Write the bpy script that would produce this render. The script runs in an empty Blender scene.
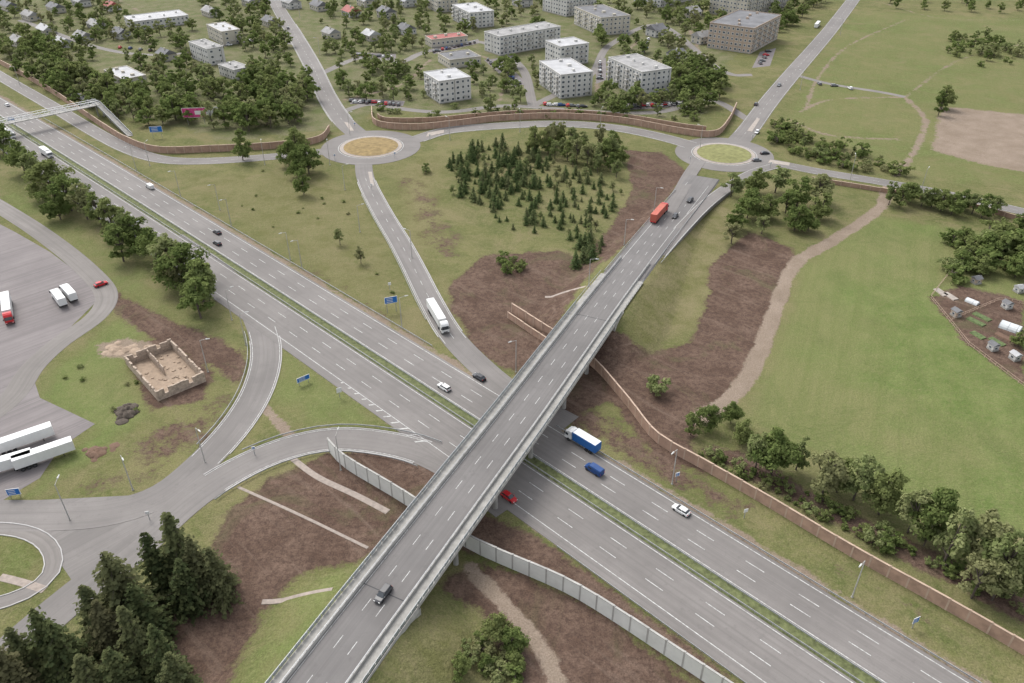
import bpy, math, random
import numpy as np
from mathutils import Vector, Matrix
random.seed(7); rng=np.random.default_rng(7)
H=135.0; PT=math.radians(33.5); F=796.4
CP,SP=math.cos(PT),math.sin(PT)
# ---- ground survey: photo measurements rectified to world metres on a horizontal plane
def G(u,v,z=0.0):
    dx=u-512.0; dy=F*CP+(341.5-v)*SP; dz=-F*SP+(341.5-v)*CP
    t=(z-H)/dz
    return Vector((dx*t,dy*t,z))
scene=bpy.context.scene
# ================= materials =================
class N:
    def __init__(s,name):
        s.m=bpy.data.materials.new(name); s.m.use_nodes=True
        s.t=s.m.node_tree; s.b=s.t.nodes['Principled BSDF']
        s.b.inputs['Roughness'].default_value=.85
        s.b.inputs['Specular IOR Level'].default_value=.25
    def n(s,ty,**k):
        x=s.t.nodes.new(ty)
        for a,b in k.items(): setattr(x,a,b)
        return x
    def l(s,a,b): s.t.links.new(a,b)
    def pos(s): 
        if not hasattr(s,'_p'): s._p=s.n('ShaderNodeNewGeometry').outputs['Position']
        return s._p
    def obj(s): return s.n('ShaderNodeTexCoord').outputs['Object']
    def mapped(s,co,scale,rot=0):
        r=s.n('ShaderNodeMapping'); r.inputs['Rotation'].default_value=(0,0,rot); s.l(co,r.inputs[0])
        m=s.n('ShaderNodeMapping'); m.inputs['Scale'].default_value=scale; s.l(r.outputs[0],m.inputs[0]); return m.outputs[0]
    def noise(s,sc,det=4,rough=.6,co=None,dist=0):
        x=s.n('ShaderNodeTexNoise'); x.inputs['Scale'].default_value=sc; x.inputs['Detail'].default_value=det
        x.inputs['Roughness'].default_value=rough; x.inputs['Distortion'].default_value=dist
        s.l(co if co is not None else s.pos(),x.inputs['Vector']); return x.outputs['Fac']
    def mr(s,v,a,b,c=0.,d=1.):
        x=s.n('ShaderNodeMapRange'); s.l(v,x.inputs[0])
        for i,q in enumerate((a,b,c,d)): x.inputs[i+1].default_value=q
        return x.outputs[0]
    def math(s,op,a,b=None):
        x=s.n('ShaderNodeMath',operation=op)
        for i,q in enumerate((a,b)):
            if q is None: continue
            if isinstance(q,(int,float)): x.inputs[i].default_value=q
            else: s.l(q,x.inputs[i])
        return x.outputs[0]
    def mix(s,f,a,b,mode='MIX'):
        x=s.n('ShaderNodeMix',data_type='RGBA',blend_type=mode)
        if isinstance(f,(int,float)): x.inputs[0].default_value=f
        else: s.l(f,x.inputs[0])
        for i,q in ((6,a),(7,b)):
            if isinstance(q,tuple): x.inputs[i].default_value=(*q,1) if len(q)==3 else q
            else: s.l(q,x.inputs[i])
        return x.outputs[2]
    def attr(s,nm): return s.n('ShaderNodeAttribute',attribute_name=nm).outputs['Fac']
    def bump(s,h,st,dist=.1):
        x=s.n('ShaderNodeBump'); x.inputs['Strength'].default_value=st; x.inputs['Distance'].default_value=dist
        s.l(h,x.inputs['Height']); s.l(x.outputs[0],s.b.inputs['Normal'])
    def col(s,c):
        if isinstance(c,tuple): s.b.inputs['Base Color'].default_value=(*c,1)
        else: s.l(c,s.b.inputs['Base Color'])
        return s.m
def simple(name,c,rough=.7,var=.25,sc=.6,metal=0,spec=.3):
    k=N(name); k.b.inputs['Roughness'].default_value=rough; k.b.inputs['Metallic'].default_value=metal
    k.b.inputs['Specular IOR Level'].default_value=spec
    a=tuple(x*(1-var) for x in c); b=tuple(min(1,x*(1+var)) for x in c)
    f=k.mr(k.noise(sc,4,.65),.3,.7)
    return k.col(k.mix(f,a,b))
def asphalt(name,c,streak=.35,patch=.5):
    k=N(name); uv=k.n('ShaderNodeUVMap').outputs[0]
    st=k.noise(1.0,3,.6,k.mapped(uv,(.012,1.1,1)))
    st2=k.noise(1.0,2,.6,k.mapped(uv,(.004,3.4,1)))
    big=k.noise(.05,4,.65); fine=k.noise(3.5,2,.7)
    base=k.mix(k.mr(big,.32,.68),tuple(x*.80 for x in c),tuple(x*1.15 for x in c))
    base=k.mix(k.mr(st,.4,.68,0,streak*1.2),base,tuple(x*.60 for x in c))
    base=k.mix(k.mr(st2,.5,.8,0,streak*.9),base,tuple(min(1,x*1.35) for x in c))
    # resurfaced panels, each a slightly different tone
    vo=k.n('ShaderNodeTexVoronoi',distance='CHEBYCHEV'); vo.inputs['Scale'].default_value=1.0; vo.inputs['Randomness'].default_value=.8; k.l(k.mapped(uv,(.022,.13,1)),vo.inputs['Vector'])
    sp=k.n('ShaderNodeSeparateColor'); k.l(vo.outputs['Color'],sp.inputs[0])
    base=k.mix(k.mr(sp.outputs[0],.55,1.0,0,patch),base,tuple(x*.74 for x in c))
    # stains
    base=k.mix(k.mr(k.noise(.5,3,.7),.58,.74,0,.45),base,tuple(x*.62 for x in c))
    base=k.mix(k.mr(fine,.3,.75,0,.3),base,tuple(x*.75 for x in c))
    k.b.inputs['Roughness'].default_value=.8
    return k.col(base)
M={}
M['asphalt']=asphalt('asphalt',(.172,.159,.150))
M['asphalt_old']=asphalt('asphalt_old',(.180,.165,.153),.5)
M['asphalt_br']=asphalt('asphalt_bridge',(.148,.139,.134),.35,.25)
M['lot']=asphalt('asphalt_lot',(.176,.157,.154),.6,.3)
def paintm():
    k=N('road_paint'); f=k.mr(k.noise(1.6,4,.75),.36,.62)
    return k.col(k.mix(f,(.25,.24,.23),(.50,.50,.48)))
M['paint']=paintm()
M['concrete']=simple('concrete',(.27,.26,.24),.85,.22,.5)
M['concrete_l']=simple('concrete_light',(.32,.31,.29),.85,.2,.4)
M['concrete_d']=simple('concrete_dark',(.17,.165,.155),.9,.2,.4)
M['steel']=simple('galvanised_steel',(.28,.29,.30),.45,.15,2,.4)
M['rail']=simple('rail_steel',(.27,.275,.275),.5,.2,.8,.2)
M['kerb']=simple('kerb',(.33,.32,.31),.85,.15,.8)
M['barrier_b']=simple('timber_barrier',(.31,.205,.15),.85,.25,.35)
M['barrier_cap']=simple('barrier_cap',(.37,.275,.21),.8,.15,.5)
M['barrier_w']=simple('noise_panel',(.56,.555,.52),.8,.10,.25)
M['glass']=simple('window_glass',(.03,.035,.04),.15,.3,.3,0,.6)
M['pane']=simple('window_pane',(.075,.085,.10),.25,.5,.35,0,.5)
M['clear']=simple('parapet_panel',(.25,.27,.27),.3,.2,.4,0,.5)
M['tyre']=simple('tyre',(.02,.02,.02),.9,.2)
M['dark']=simple('dark_metal',(.035,.035,.038),.6,.2)
M['white']=simple('white_paint',(.58,.58,.57),.45,.06,.6)
M['lampwhite']=simple('lamp_glass',(.5,.5,.48),.3,.05)
M['red']=simple('red_paint',(.42,.02,.025),.35,.08)
M['orange']=simple('red_tarpaulin',(.36,.09,.06),.6,.12)
M['blue']=simple('blue_paint',(.02,.10,.30),.4,.1)
M['navy']=simple('navy_paint',(.015,.05,.16),.35,.1)
M['black']=simple('black_paint',(.02,.02,.024),.3,.1,1,0,.5)
M['grey']=simple('grey_paint',(.14,.145,.15),.35,.1,1,.2,.5)
M['signblue']=simple('sign_blue',(.015,.12,.38),.4,.05)
M['pink']=simple('billboard_print',(.42,.05,.17),.5,.5,.9)
M['tan']=simple('tan_gravel',(.27,.205,.15),.9,.2,.8)
M['pathc']=simple('path_paving',(.26,.22,.19),.9,.2,.9)
M['soil']=simple('soil',(.12,.075,.052),.95,.25,.6)
M['bed']=simple('vegetable_bed',(.085,.115,.045),.95,.5,1.2)
M['islandyel']=simple('island_planting',(.20,.145,.065),.95,.35,.5)
M['islandgr']=simple('island_grass',(.165,.165,.065),.95,.3,.5)
M['apron']=simple('apron_paving',(.29,.255,.225),.85,.15,.6)
M['wallw']=simple('plaster_white',(.45,.44,.42),.85,.10,.12)
M['wallc']=simple('plaster_cream',(.40,.37,.31),.85,.12,.12)
M['wallb']=simple('brick_wall',(.34,.27,.215),.9,.15,.3)
M['wallbr']=simple('old_brick',(.33,.265,.21),.95,.35,1.2)
M['roofg']=simple('roof_felt',(.24,.235,.23),.9,.3,.15)
M['roofd']=simple('roof_dark',(.12,.12,.125),.8,.3,.15)
M['roofr']=simple('roof_red',(.25,.07,.06),.7,.2,.3)
M['roofw']=simple('roof_light',(.34,.34,.345),.8,.2,.15)
M['bark']=simple('bark',(.08,.065,.052),.95,.3,2)
M['poly']=simple('greenhouse_film',(.48,.5,.5),.35,.1,.6)
def foliage(name,a,b,c,trn=.4):
    k=N(name); oi=k.n('ShaderNodeObjectInfo').outputs['Random']
    f=k.mr(k.noise(.7,2,.7,k.obj()),.38,.62)
    x=k.mix(f,a,b)
    x=k.mix(k.mr(oi,.45,1,0,.8),x,c)
    x=k.mix(k.mr(oi,.5,0,0,.45),x,tuple(q*.6 for q in a))
    k.t.nodes.remove(k.b)
    df=k.n('ShaderNodeBsdfDiffuse'); k.l(x,df.inputs[0])
    tr=k.n('ShaderNodeBsdfTranslucent'); k.l(x,tr.inputs[0])
    ms=k.n('ShaderNodeMixShader'); ms.inputs[0].default_value=trn
    out=k.t.nodes['Material Output']
    k.l(df.outputs[0],ms.inputs[1]); k.l(tr.outputs[0],ms.inputs[2]); k.l(ms.outputs[0],out.inputs[0])
    return k.m
M['leaf']=foliage('leaf_broad',(.112,.155,.048),(.205,.245,.085),(.185,.205,.080))
M['leaf2']=foliage('leaf_birch',(.170,.210,.078),(.265,.290,.130),(.235,.225,.115))
M['needle']=foliage('needles',(.058,.076,.034),(.112,.125,.054),(.115,.105,.058),.25)
M['needle2']=foliage('needles_young',(.068,.105,.042),(.130,.160,.062),(.150,.155,.078),.3)
# ================= mesh builder =================
class MB:
    def __init__(s): s.v=[];s.f=[];s.m=[];s.uv=[]
    def add(s,vs,fs,mat=0,uv=None):
        o=len(s.v); s.v+= [tuple(p) for p in vs]; s.uv+= (uv if uv else [(0,0)]*len(vs))
        for f in fs: s.f.append([i+o for i in f]); s.m.append(mat)
    def box(s,cx,cy,cz,sx,sy,sz,mat=0,rot=0):
        c,q=math.cos(rot),math.sin(rot); vs=[]
        for z in(-.5,.5):
            for x,y in((-.5,-.5),(.5,-.5),(.5,.5),(-.5,.5)):
                X,Y=x*sx,y*sy; vs.append((cx+X*c-Y*q,cy+X*q+Y*c,cz+z*sz))
        s.add(vs,[(3,2,1,0),(4,5,6,7),(0,1,5,4),(1,2,6,5),(2,3,7,6),(3,0,4,7)],mat)
    def cbox(s,cx,cy,cz,sx,sy,sz,mat=0,c=.08):
        rings=[]
        for z,i in((-sz/2,c),(-sz/2+c,0),(sz/2-c,0),(sz/2,c)):
            a,b=sx/2-i,sy/2-i
            rings.append([(cx+x,cy+y,cz+z) for x,y in((-a+c,-b),(a-c,-b),(a,-b+c),(a,b-c),(a-c,b),(-a+c,b),(-a,b-c),(-a,-b+c))])
        s.loft(rings,mat)
    def loft(s,rings,mat=0,caps=True,closed=True):
        n=len(rings[0]); vs=[p for r in rings for p in r]; fs=[]
        for k in range(len(rings)-1):
            for i in range(n if closed else n-1):
                j=(i+1)%n; fs.append((k*n+i,k*n+j,(k+1)*n+j,(k+1)*n+i))
        if caps: fs.append(tuple(range(n))[::-1]); fs.append(tuple((len(rings)-1)*n+i for i in range(n)))
        s.add(vs,fs,mat)
    def cyl(s,p0,p1,r0,r1=None,n=8,mat=0):
        r1=r0 if r1 is None else r1; p0=Vector(p0);p1=Vector(p1); d=(p1-p0).normalized()
        a=d.orthogonal().normalized(); b=d.cross(a)
        s.loft([[tuple(p+ (a*math.cos(t)+b*math.sin(t))*r) for t in [2*math.pi*i/n for i in range(n)]] for p,r in((p0,r0),(p1,r1))],mat)
    def sweep(s,P,prof,mat=0,closed=True,s0=None,s1=None,step=3.0):
        s0=0 if s0 is None else s0; s1=P.L if s1 is None else s1
        if s1-s0<.05: return
        k=max(2,int((s1-s0)/step)+1); n=len(prof); vs=[];uv=[]
        for q in np.linspace(s0,s1,k):
            p,t=P.at(q); r=Vector((t.y,-t.x,0))
            for (o,z) in prof:
                w=p+r*o; vs.append((w.x,w.y,w.z+z)); uv.append((q,o))
        fs=[]
        for a in range(k-1):
            for i in range(n if closed else n-1):
                j=(i+1)%n; fs.append((a*n+i,a*n+j,(a+1)*n+j,(a+1)*n+i))
        if closed: fs.append(tuple(range(n))[::-1]); fs.append(tuple((k-1)*n+i for i in range(n)))
        s.add(vs,fs,mat,uv)
    def strip(s,P,t0,t1,dz,mat=0,s0=None,s1=None,step=3.0):
        s.sweep(P,[(t1,dz),(t0,dz)],mat,False,s0,s1,step)
    def dash(s,P,t,w,dz,on,off,mat=0,s0=0,s1=None):
        s1=P.L if s1 is None else s1; q=s0
        while q<s1-on: s.strip(P,t-w/2,t+w/2,dz,mat,q,q+on,2.0); q+=on+off
    def obj(s,name,mats,parent=None,smooth=False,mw=None):
        me=bpy.data.meshes.new(name); me.from_pydata(s.v,[],s.f)
        for x in mats: me.materials.append(M[x])
        me.polygons.foreach_set('material_index',s.m)
        uvl=me.uv_layers.new(name='UVMap'); li=np.zeros(len(me.loops),dtype=np.int32); me.loops.foreach_get('vertex_index',li)
        uvl.data.foreach_set('uv',np.array(s.uv,dtype=np.float32)[li].ravel())
        if smooth: me.polygons.foreach_set('use_smooth',[True]*len(me.polygons))
        me.update(); o=bpy.data.objects.new(name,me); scene.collection.objects.link(o)
        if parent: o.parent=parent
        if mw is not None: o.matrix_world=mw
        return o
def empty(name,mw=None):
    e=bpy.data.objects.new(name,None); e.empty_display_size=.5; scene.collection.objects.link(e)
    if mw is not None: e.matrix_world=mw
    return e
class Path:
    def __init__(s,pts,smooth=True,step=2.0):
        P=np.array([tuple(p) for p in pts],dtype=float)
        if smooth and len(P)>2:
            Q=[]; E=np.vstack([2*P[0]-P[1],P,2*P[-1]-P[-2]])
            for i in range(1,len(E)-2):
                a,b,c,d=E[i-1],E[i],E[i+1],E[i+2]
                n=max(2,int(np.linalg.norm(c-b)/step))
                for t in np.arange(n)/n:
                    Q.append(.5*((2*b)+(-a+c)*t+(2*a-5*b+4*c-d)*t*t+(-a+3*b-3*c+d)*t**3))
            Q.append(P[-1]); P=np.array(Q)
            for _ in range(4):
                R=P.copy(); R[1:-1]=(P[:-2]+2*P[1:-1]+P[2:])/4; P=R
        s.P=P; d=np.linalg.norm(np.diff(P,axis=0),axis=1); s.S=np.concatenate([[0],np.cumsum(d)]); s.L=s.S[-1]
    def pos(s,q): return Vector([np.interp(q,s.S,s.P[:,i]) for i in range(3)])
    def at(s,q):
        a=s.pos(max(0,q-1.5)); b=s.pos(min(s.L,q+1.5)); t=b-a; t.z=0; t.normalize(); return s.pos(q),t
    def near(s,p):
        d=np.hypot(s.P[:,0]-p[0],s.P[:,1]-p[1]); i=int(d.argmin()); return s.S[i],d[i]
def PX(lst,smooth=True): return Path([G(*p) for p in lst],smooth)
# ================= alignments =================
med=[G(*p) for p in [(940,727),(875,686),(700,573),(525,460),(455,412),(300,309),(215,254),(100,181),(0,119),(-100,58)]]
A=np.array([(p.x,p.y) for p in med]); c0=A.mean(0); d0=(A[-1]-A[0]); d0/=np.linalg.norm(d0); n0=np.array([d0[1],-d0[0]])
sa=(A-c0)@d0; ta=(A-c0)@n0; pf=np.polyfit(sa,ta,2); dp=np.polyder(pf)
qs=np.arange(sa.min(),sa.max(),4.0); hw=[c0+d0*q+n0*np.polyval(pf,q) for q in qs]
e0=hw[0]-(d0+n0*np.polyval(dp,qs[0]))*160; e1=hw[-1]+(d0+n0*np.polyval(dp,qs[-1]))*500
HW=Path([(*e0,0)]+[(*p,0) for p in hw]+[(*e1,0)],False)
HANG=math.atan2(d0[1],d0[0])
BRP=[(317,683,7.6),(365,619,8.0),(400,573,8.3),(463,490,8.7),(524,410,8.7),(572,345,8.2),(616,286,6.6),(658,233,3.6),(684,202,1.5),(704,177,.35)]
bp=[G(*p) for p in BRP]; dd=(bp[0]-bp[1]).normalized()
BR=Path([bp[0]+dd*200+Vector((0,0,-3)),bp[0]+dd*100+Vector((0,0,-.6)),bp[0]+dd*50]+bp)
sA,_=BR.near(G(386,592,8.2)); sB,_=BR.near(G(592,318,7.6))
emb=BR.P[(BR.S<sA-8)|(BR.S>sB+8)][::1]
def zg_arr(X,Y):
    Z=np.zeros_like(X)
    m=(X>emb[:,0].min()-30)&(X<emb[:,0].max()+30)&(Y<emb[:,1].max()+30)&(Y>emb[:,1].min()-30)
    x=X[m];y=Y[m]; best=np.full(x.shape,1e9); hz=np.zeros(x.shape)
    for p in emb: 
        d=np.hypot(x-p[0],y-p[1]); c=d<best; best[c]=d[c]; hz[c]=p[2]
    Z[m]=np.maximum(0,(hz-.42)-np.maximum(0,best-8.4)/1.9); return Z
def zg(x,y): return float(zg_arr(np.array([x]),np.array([y]))[0])
def gnd(u,v):
    p=G(u,v)
    for _ in range(6): p=G(u,v,zg(p.x,p.y))
    return p
roads={}
roads['R1']=(PX([(262,-30),(277,5),(295,35),(312,65),(326,95),(342,120),(362,138)]),5.5)
roads['R2']=(PX([(352,150),(320,152),(270,157),(210,161),(165,160),(130,150),(95,132),(50,105),(0,76),(-60,40)]),4.2)
roads['R3']=(PX([(385,145),(415,140),(445,131),(500,126),(560,124),(615,128),(665,138),(705,150)]),4.6)
roads['R4']=(PX([(363,158),(366,180),(382,212),(400,242),(415,270),(430,300),(450,334),(478,364),(515,394),(570,424)]),3.9)
roads['R5']=(PX([(730,150),(748,130),(768,103),(792,74),(830,30),(862,-12)]),5.5)
roads['R6']=(PX([(735,156),(775,163),(820,172),(875,181),(940,193),(1024,212),(1120,235)]),4.0)
roads['R8']=(PX([(172,238),(215,268),(250,305),(266,345),(260,385),(237,425),(200,465),(160,497),(110,513),(50,517),(-40,518)]),4.4)
roads['R10']=(PX([(510,508),(470,478),(430,455),(385,443),(330,439),(275,452),(222,478),(180,508),(140,545),(95,580),(40,625),(-30,690),(-90,760)]),4.4)
roads['R11']=(PX([(-80,160),(0,207),(45,236),(85,268),(107,295),(95,318),(60,342),(30,370),(10,400),(-60,450)]),3.6)
roads['S1']=(PX([(342,112),(370,104),(410,110),(450,112),(500,106),(545,108),(600,112),(660,112),(710,100),(752,122)]),2.6)
roads['S2']=(PX([(318,75),(360,58),(400,62),(425,52),(480,42),(520,66),(533,106)]),2.8)
roads['S3']=(PX([(533,106),(590,75),(610,45),(660,25),(720,70),(752,75)]),2.6)
roads['S4']=(PX([(300,45),(260,40),(200,50),(160,55),(100,48),(20,20)]),2.4)
roads['S5']=(PX([(792,74),(830,84),(880,92),(905,97)]),2.0)
RB=[(G(371,147),15.0,24.0),(G(724,154),14.5,23.0)]
def on_road(x,y,mar=1.5):
    for P,w in roads.values():
        if P.near((x,y))[1]<w+mar: return True
    if HW.near((x,y))[1]<17+mar: return True
    if BR.near((x,y))[1]<8.5+mar: return True
    for c,a,b in RB:
        if math.hypot(x-c.x,y-c.y)<b+mar: return True
    return False
# ================= ground =================
def axis(segs,lo,hi):
    a=[]
    for s,e,st in segs: a+=list(np.arange(s,e,st))
    a.append(segs[-1][1]); r=[a[-1]]; st=6
    while r[-1]<hi: st*=1.35; r.append(r[-1]+st)
    l=[a[0]]; st=6
    while l[-1]>lo: st*=1.35; l.append(l[-1]-st)
    return np.array(l[1:][::-1]+a+r[1:])
xs=axis([(-480,-200,2.5),(-200,200,1.1),(200,480,2.2)],-14000,14000)
ys=axis([(40,330,1.1),(330,760,2.6)],-14000,14000)
X,Y=np.meshgrid(xs,ys); X=X.ravel();Y=Y.ravel(); Z=zg_arr(X,Y)
nx,ny=len(xs),len(ys)
idx=np.arange(nx*ny).reshape(ny,nx)
quads=np.stack([idx[:-1,:-1],idx[:-1,1:],idx[1:,1:],idx[1:,:-1]],-1).reshape(-1,4)
me=bpy.data.meshes.new('ground'); me.vertices.add(nx*ny); me.vertices.foreach_set('co',np.stack([X,Y,Z],1).ravel())
me.loops.add(quads.size); me.loops.foreach_set('vertex_index',quads.ravel().astype(np.int32))
me.polygons.add(len(quads)); me.polygons.foreach_set('loop_start',np.arange(0,quads.size,4,dtype=np.int32))
me.update(calc_edges=True); me.polygons.foreach_set('use_smooth',np.ones(len(quads),dtype=bool))
sel=(X>-520)&(X<540)&(Y>30)&(Y<900)
x=X[sel];y=Y[sel]
def polymask(px,w=4.0):
    pts=[gnd(*p) for p in px]; ins=np.zeros(x.shape,bool); dist=np.full(x.shape,1e9); n=len(pts)
    for i in range(n):
        a=pts[i];b=pts[(i+1)%n]
        c=((a.y>y)!=(b.y>y)); 
        with np.errstate(divide='ignore',invalid='ignore'):
            xi=(b.x-a.x)*(y-a.y)/(b.y-a.y)+a.x
        ins^=c&(x<xi)
        dx,dy=b.x-a.x,b.y-a.y; L=dx*dx+dy*dy+1e-9; t=np.clip(((x-a.x)*dx+(y-a.y)*dy)/L,0,1)
        dist=np.minimum(dist,np.hypot(x-a.x-t*dx,y-a.y-t*dy))
    return np.clip(.5+np.where(ins,dist,-dist)/(2*w),0,1)
def linemask(px,hw_,w=1.5):
    P=Path([gnd(*p) for p in px]); dist=np.full(x.shape,1e9)
    for p in P.P: dist=np.minimum(dist,np.hypot(x-p[0],y-p[1]))
    return np.clip(.5+(hw_-dist)/(2*w),0,1)
mk={k:np.zeros(x.shape) for k in('dirt','lush','sand','dry','rough')}
def put(k,m): mk[k]=np.maximum(mk[k],m)
for p in [
 [(170,700),(165,625),(195,570),(228,515),(262,482),(320,455),(365,448),(435,468),(480,500),(440,520),(400,535),(352,562),(300,576),(262,612),(240,660),(222,700)],
 [(440,585),(470,562),(530,575),(600,612),(715,700),(520,700),(505,660),(485,620)],
 [(480,508),(560,552),(760,700),(710,690),(620,622),(520,567),(455,545),(430,515)],
 [(446,290),(482,256),(560,250),(600,262),(560,320),(520,375),(478,352),(458,322)],
 [(748,232),(795,248),(786,300),(768,350),(738,397),(702,420),(692,450),(732,482),(660,462),(610,400),(570,420),(545,400),(600,330),(650,352),(692,340),(706,300),(712,262)],
 [(690,446),(760,484),(850,532),(1060,640),(1060,602),(960,560),(880,525),(800,485),(740,450)],
 [(625,150),(662,152),(688,172),(668,196),(636,238),(606,262),(592,248),(612,225),(632,190)],
 [(105,285),(150,312),(215,338),(244,352),(242,385),(212,368),(160,345),(118,316)],
 [(122,350),(160,338),(215,372),(205,400),(150,412)],
 [(960,285),(1024,300),(1024,385),(968,345),(932,298)],
 ]: put('dirt',polymask(p,3.0))
put('dirt',.55*polymask([(135,430),(210,395),(240,385),(225,430),(170,475),(60,500),(40,480),(110,470)],6))
put('dirt',.6*polymask([(545,395),(605,410),(700,475),(760,505),(740,520),(650,480),(560,425)],4))
put('dirt',.50*polymask([(390,170),(430,180),(470,245),(450,275),(420,250)],8))
put('dirt',.42*linemask([(760,520),(860,578),(1000,655)],2,3)); put('dirt',.40*linemask([(300,262),(380,312),(440,350)],4,5))
for p in [
 [(800,268),(872,216),(940,226),(1060,246),(1060,545),(900,500),(800,450),(742,420),(760,380),(790,310)],
 [(50,372),(120,318),(150,332),(122,352),(150,412),(110,445),(35,492),(92,430),(40,400)],
 ]: put('lush',polymask(p,5))
for p in [
 [(280,345),(330,375),(380,415),(385,430),(310,432),(262,400)],
 [(350,570),(290,600),(255,660),(240,700),(290,700),(345,610)],
 [(0,528),(30,545),(45,570),(0,572)],
 ]: put('lush',.68*polymask(p,5))
put('lush',.48*polymask([(850,10),(1060,20),(1060,190),(910,182),(780,120),(800,80)],8))
put('lush',.5*polymask([(0,180),(60,215),(230,330),(235,345),(110,290),(0,205)],4))
put('dry',polymask([(160,172),(330,170),(370,190),(430,330),(380,330),(250,240)],8)*.6)
put('dry',polymask([(395,165),(450,150),(430,260),(470,290),(440,300),(400,225)],8)*.8)
put('dry',polymask([(640,270),(720,195),(745,215),(700,330),(650,350),(625,330)],6)*.9)
put('dry',polymask([(380,640),(430,600),(470,620),(500,660),(500,700),(370,700)],5)*.6)
put('dry',polymask([(350,570),(300,600),(265,680),(300,690),(345,610)],8)*.5)
put('dry',.75*linemask([(800,285),(775,350),(750,400)],7,6)); put('dry',.6*linemask([(760,410),(850,455),(1024,520)],6,6))
put('sand',polymask([(940,106),(1060,118),(1060,178),(990,166),(932,150)],4))
put('sand',linemask([(888,186),(882,205),(862,222),(825,245),(793,266),(775,310),(752,370),(725,402),(700,420)],2.6,1.6))
put('sand',.9*linemask([(470,568),(505,605),(540,645),(560,690)],2.0,1.2))
put('sand',.8*linemask([(905,97),(925,120),(915,150),(895,175)],2,2))
put('sand',.75*linemask([(905,20),(850,45),(820,75),(805,110)],1.6,2))
put('sand',.7*linemask([(905,97),(960,60),(1040,40)],1.6,2))
put('sand',.7*linemask([(1024,20),(940,18),(880,2)],1.6,2))
put('sand',.9*linemask([(262,405),(280,425),(292,437)],1.6,1))
put('sand',.8*polymask([(95,345),(130,336),(160,345),(140,362),(100,358)],3))
for a in [[(345,100),(400,85),(430,60)],[(500,100),(505,70),(480,55)],[(600,100),(600,75),(640,40)],[(150,50),(150,20),(120,0)],[(240,30),(230,5)],[(60,60),(20,40)],[(680,90),(700,60),(690,30)],[(790,120),(830,135),(905,140)],[(800,112),(830,100),(900,97)]]: put('sand',.75*linemask(a,1.8,2))
put('rough',polymask([(0,0),(700,0),(735,60),(700,118),(380,112),(330,130),(230,140),(100,110),(0,60)],12))
dist=np.full(x.shape,1e9)
for s_ in np.arange(0,HW.L,3.0):
    p=HW.pos(s_); dist=np.minimum(dist,np.hypot(x-p.x,y-p.y))
put('sand',.62*np.clip((17.6-dist)/2.0,0,1))
for k_,a in mk.items():
    at=me.attributes.new(k_,'FLOAT','POINT'); full=np.zeros(nx*ny,dtype=np.float32); full[sel]=a; at.data.foreach_set('value',full)
def groundmat():
    k=N('ground_cover')
    n1=k.noise(.018,3,.6); n2=k.noise(.11,5,.70); n3=k.noise(.7,4,.78); n5=k.noise(.045,4,.7,None,.8)
    sA_=k.noise(1.0,3,.6,k.mapped(k.pos(),(.03,.32,1),-HANG),.6); sB_=k.noise(1.0,3,.6,k.mapped(k.pos(),(.015,.3,1),-1.15))
    g=k.mix(k.mr(n1,.38,.62),(.115,.124,.046),(.165,.158,.070))
    g=k.mix(k.mr(n2,.42,.62,0,.8),g,(.088,.106,.036))
    g=k.mix(k.mr(n5,.50,.66,0,.75),g,(.190,.165,.088))
    g=k.mix(k.mr(n3,.45,.7,0,.6),g,(.205,.180,.098))
    g=k.mix(k.mr(sA_,.5,.75,0,.45),g,(.175,.155,.082))
    lush=k.mix(k.mr(n2,.36,.64),(.100,.142,.040),(.155,.182,.066))
    lush=k.mix(k.mr(n1,.42,.58,0,.8),lush,(.170,.168,.074))
    lush=k.mix(k.mr(n5,.50,.64,0,.6),lush,(.105,.130,.045))
    lush=k.mix(k.mr(sB_,.42,.72,0,.6),lush,(.112,.138,.045))
    lush=k.mix(k.mr(n3,.45,.72,0,.5),lush,(.195,.182,.092))
    dry=k.mix(k.mr(n2,.38,.62),(.195,.170,.092),(.130,.128,.052))
    dirt=k.mix(k.mr(n2,.38,.62),(.098,.064,.048),(.158,.108,.082))
    dirt=k.mix(k.mr(n3,.42,.62,0,.75),dirt,(.065,.043,.034))
    dirt=k.mix(k.mr(sA_,.54,.70,0,.45),dirt,(.190,.140,.110))
    dirt=k.mix(k.mr(n5,.54,.68,0,.6),dirt,(.100,.096,.050))
    sand=k.mix(k.mr(n2,.35,.65),(.27,.215,.17),(.21,.165,.125))
    rough=k.mix(k.mr(n2,.38,.62),(.108,.124,.050),(.172,.160,.094))
    w=k.math('ADD',k.math('MULTIPLY',k.math('SUBTRACT',n2,.5),1.7),k.math('MULTIPLY',k.math('SUBTRACT',n3,.5),1.0))
    def over(base,nm,c,a=.4,b=.62):
        at=k.attr(nm); f=k.mr(k.math('ADD',at,k.math('MULTIPLY',w,k.mr(at,0,.12,0,.75))),a,b)
        return k.mix(f,base,c)
    c=over(g,'rough',rough); c=over(c,'dry',dry,.3,.75); c=over(c,'lush',lush,.25,.8); c=over(c,'dirt',dirt); c=over(c,'sand',sand)
    n4=k.noise(2.6,2,.75)
    c=k.mix(k.mr(n4,.35,.72,0,.7),c,k.mix(1.0,c,(.42,.42,.42),'MULTIPLY'))
    k.bump(k.noise(.8,3,.75),.8,.5)
    k.b.inputs['Roughness'].default_value=.95; k.b.inputs['Specular IOR Level'].default_value=.05
    return k.col(c)
M['ground']=groundmat(); me.materials.append(M['ground'])
go=bpy.data.objects.new('ground',me); scene.collection.objects.link(go)
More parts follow.
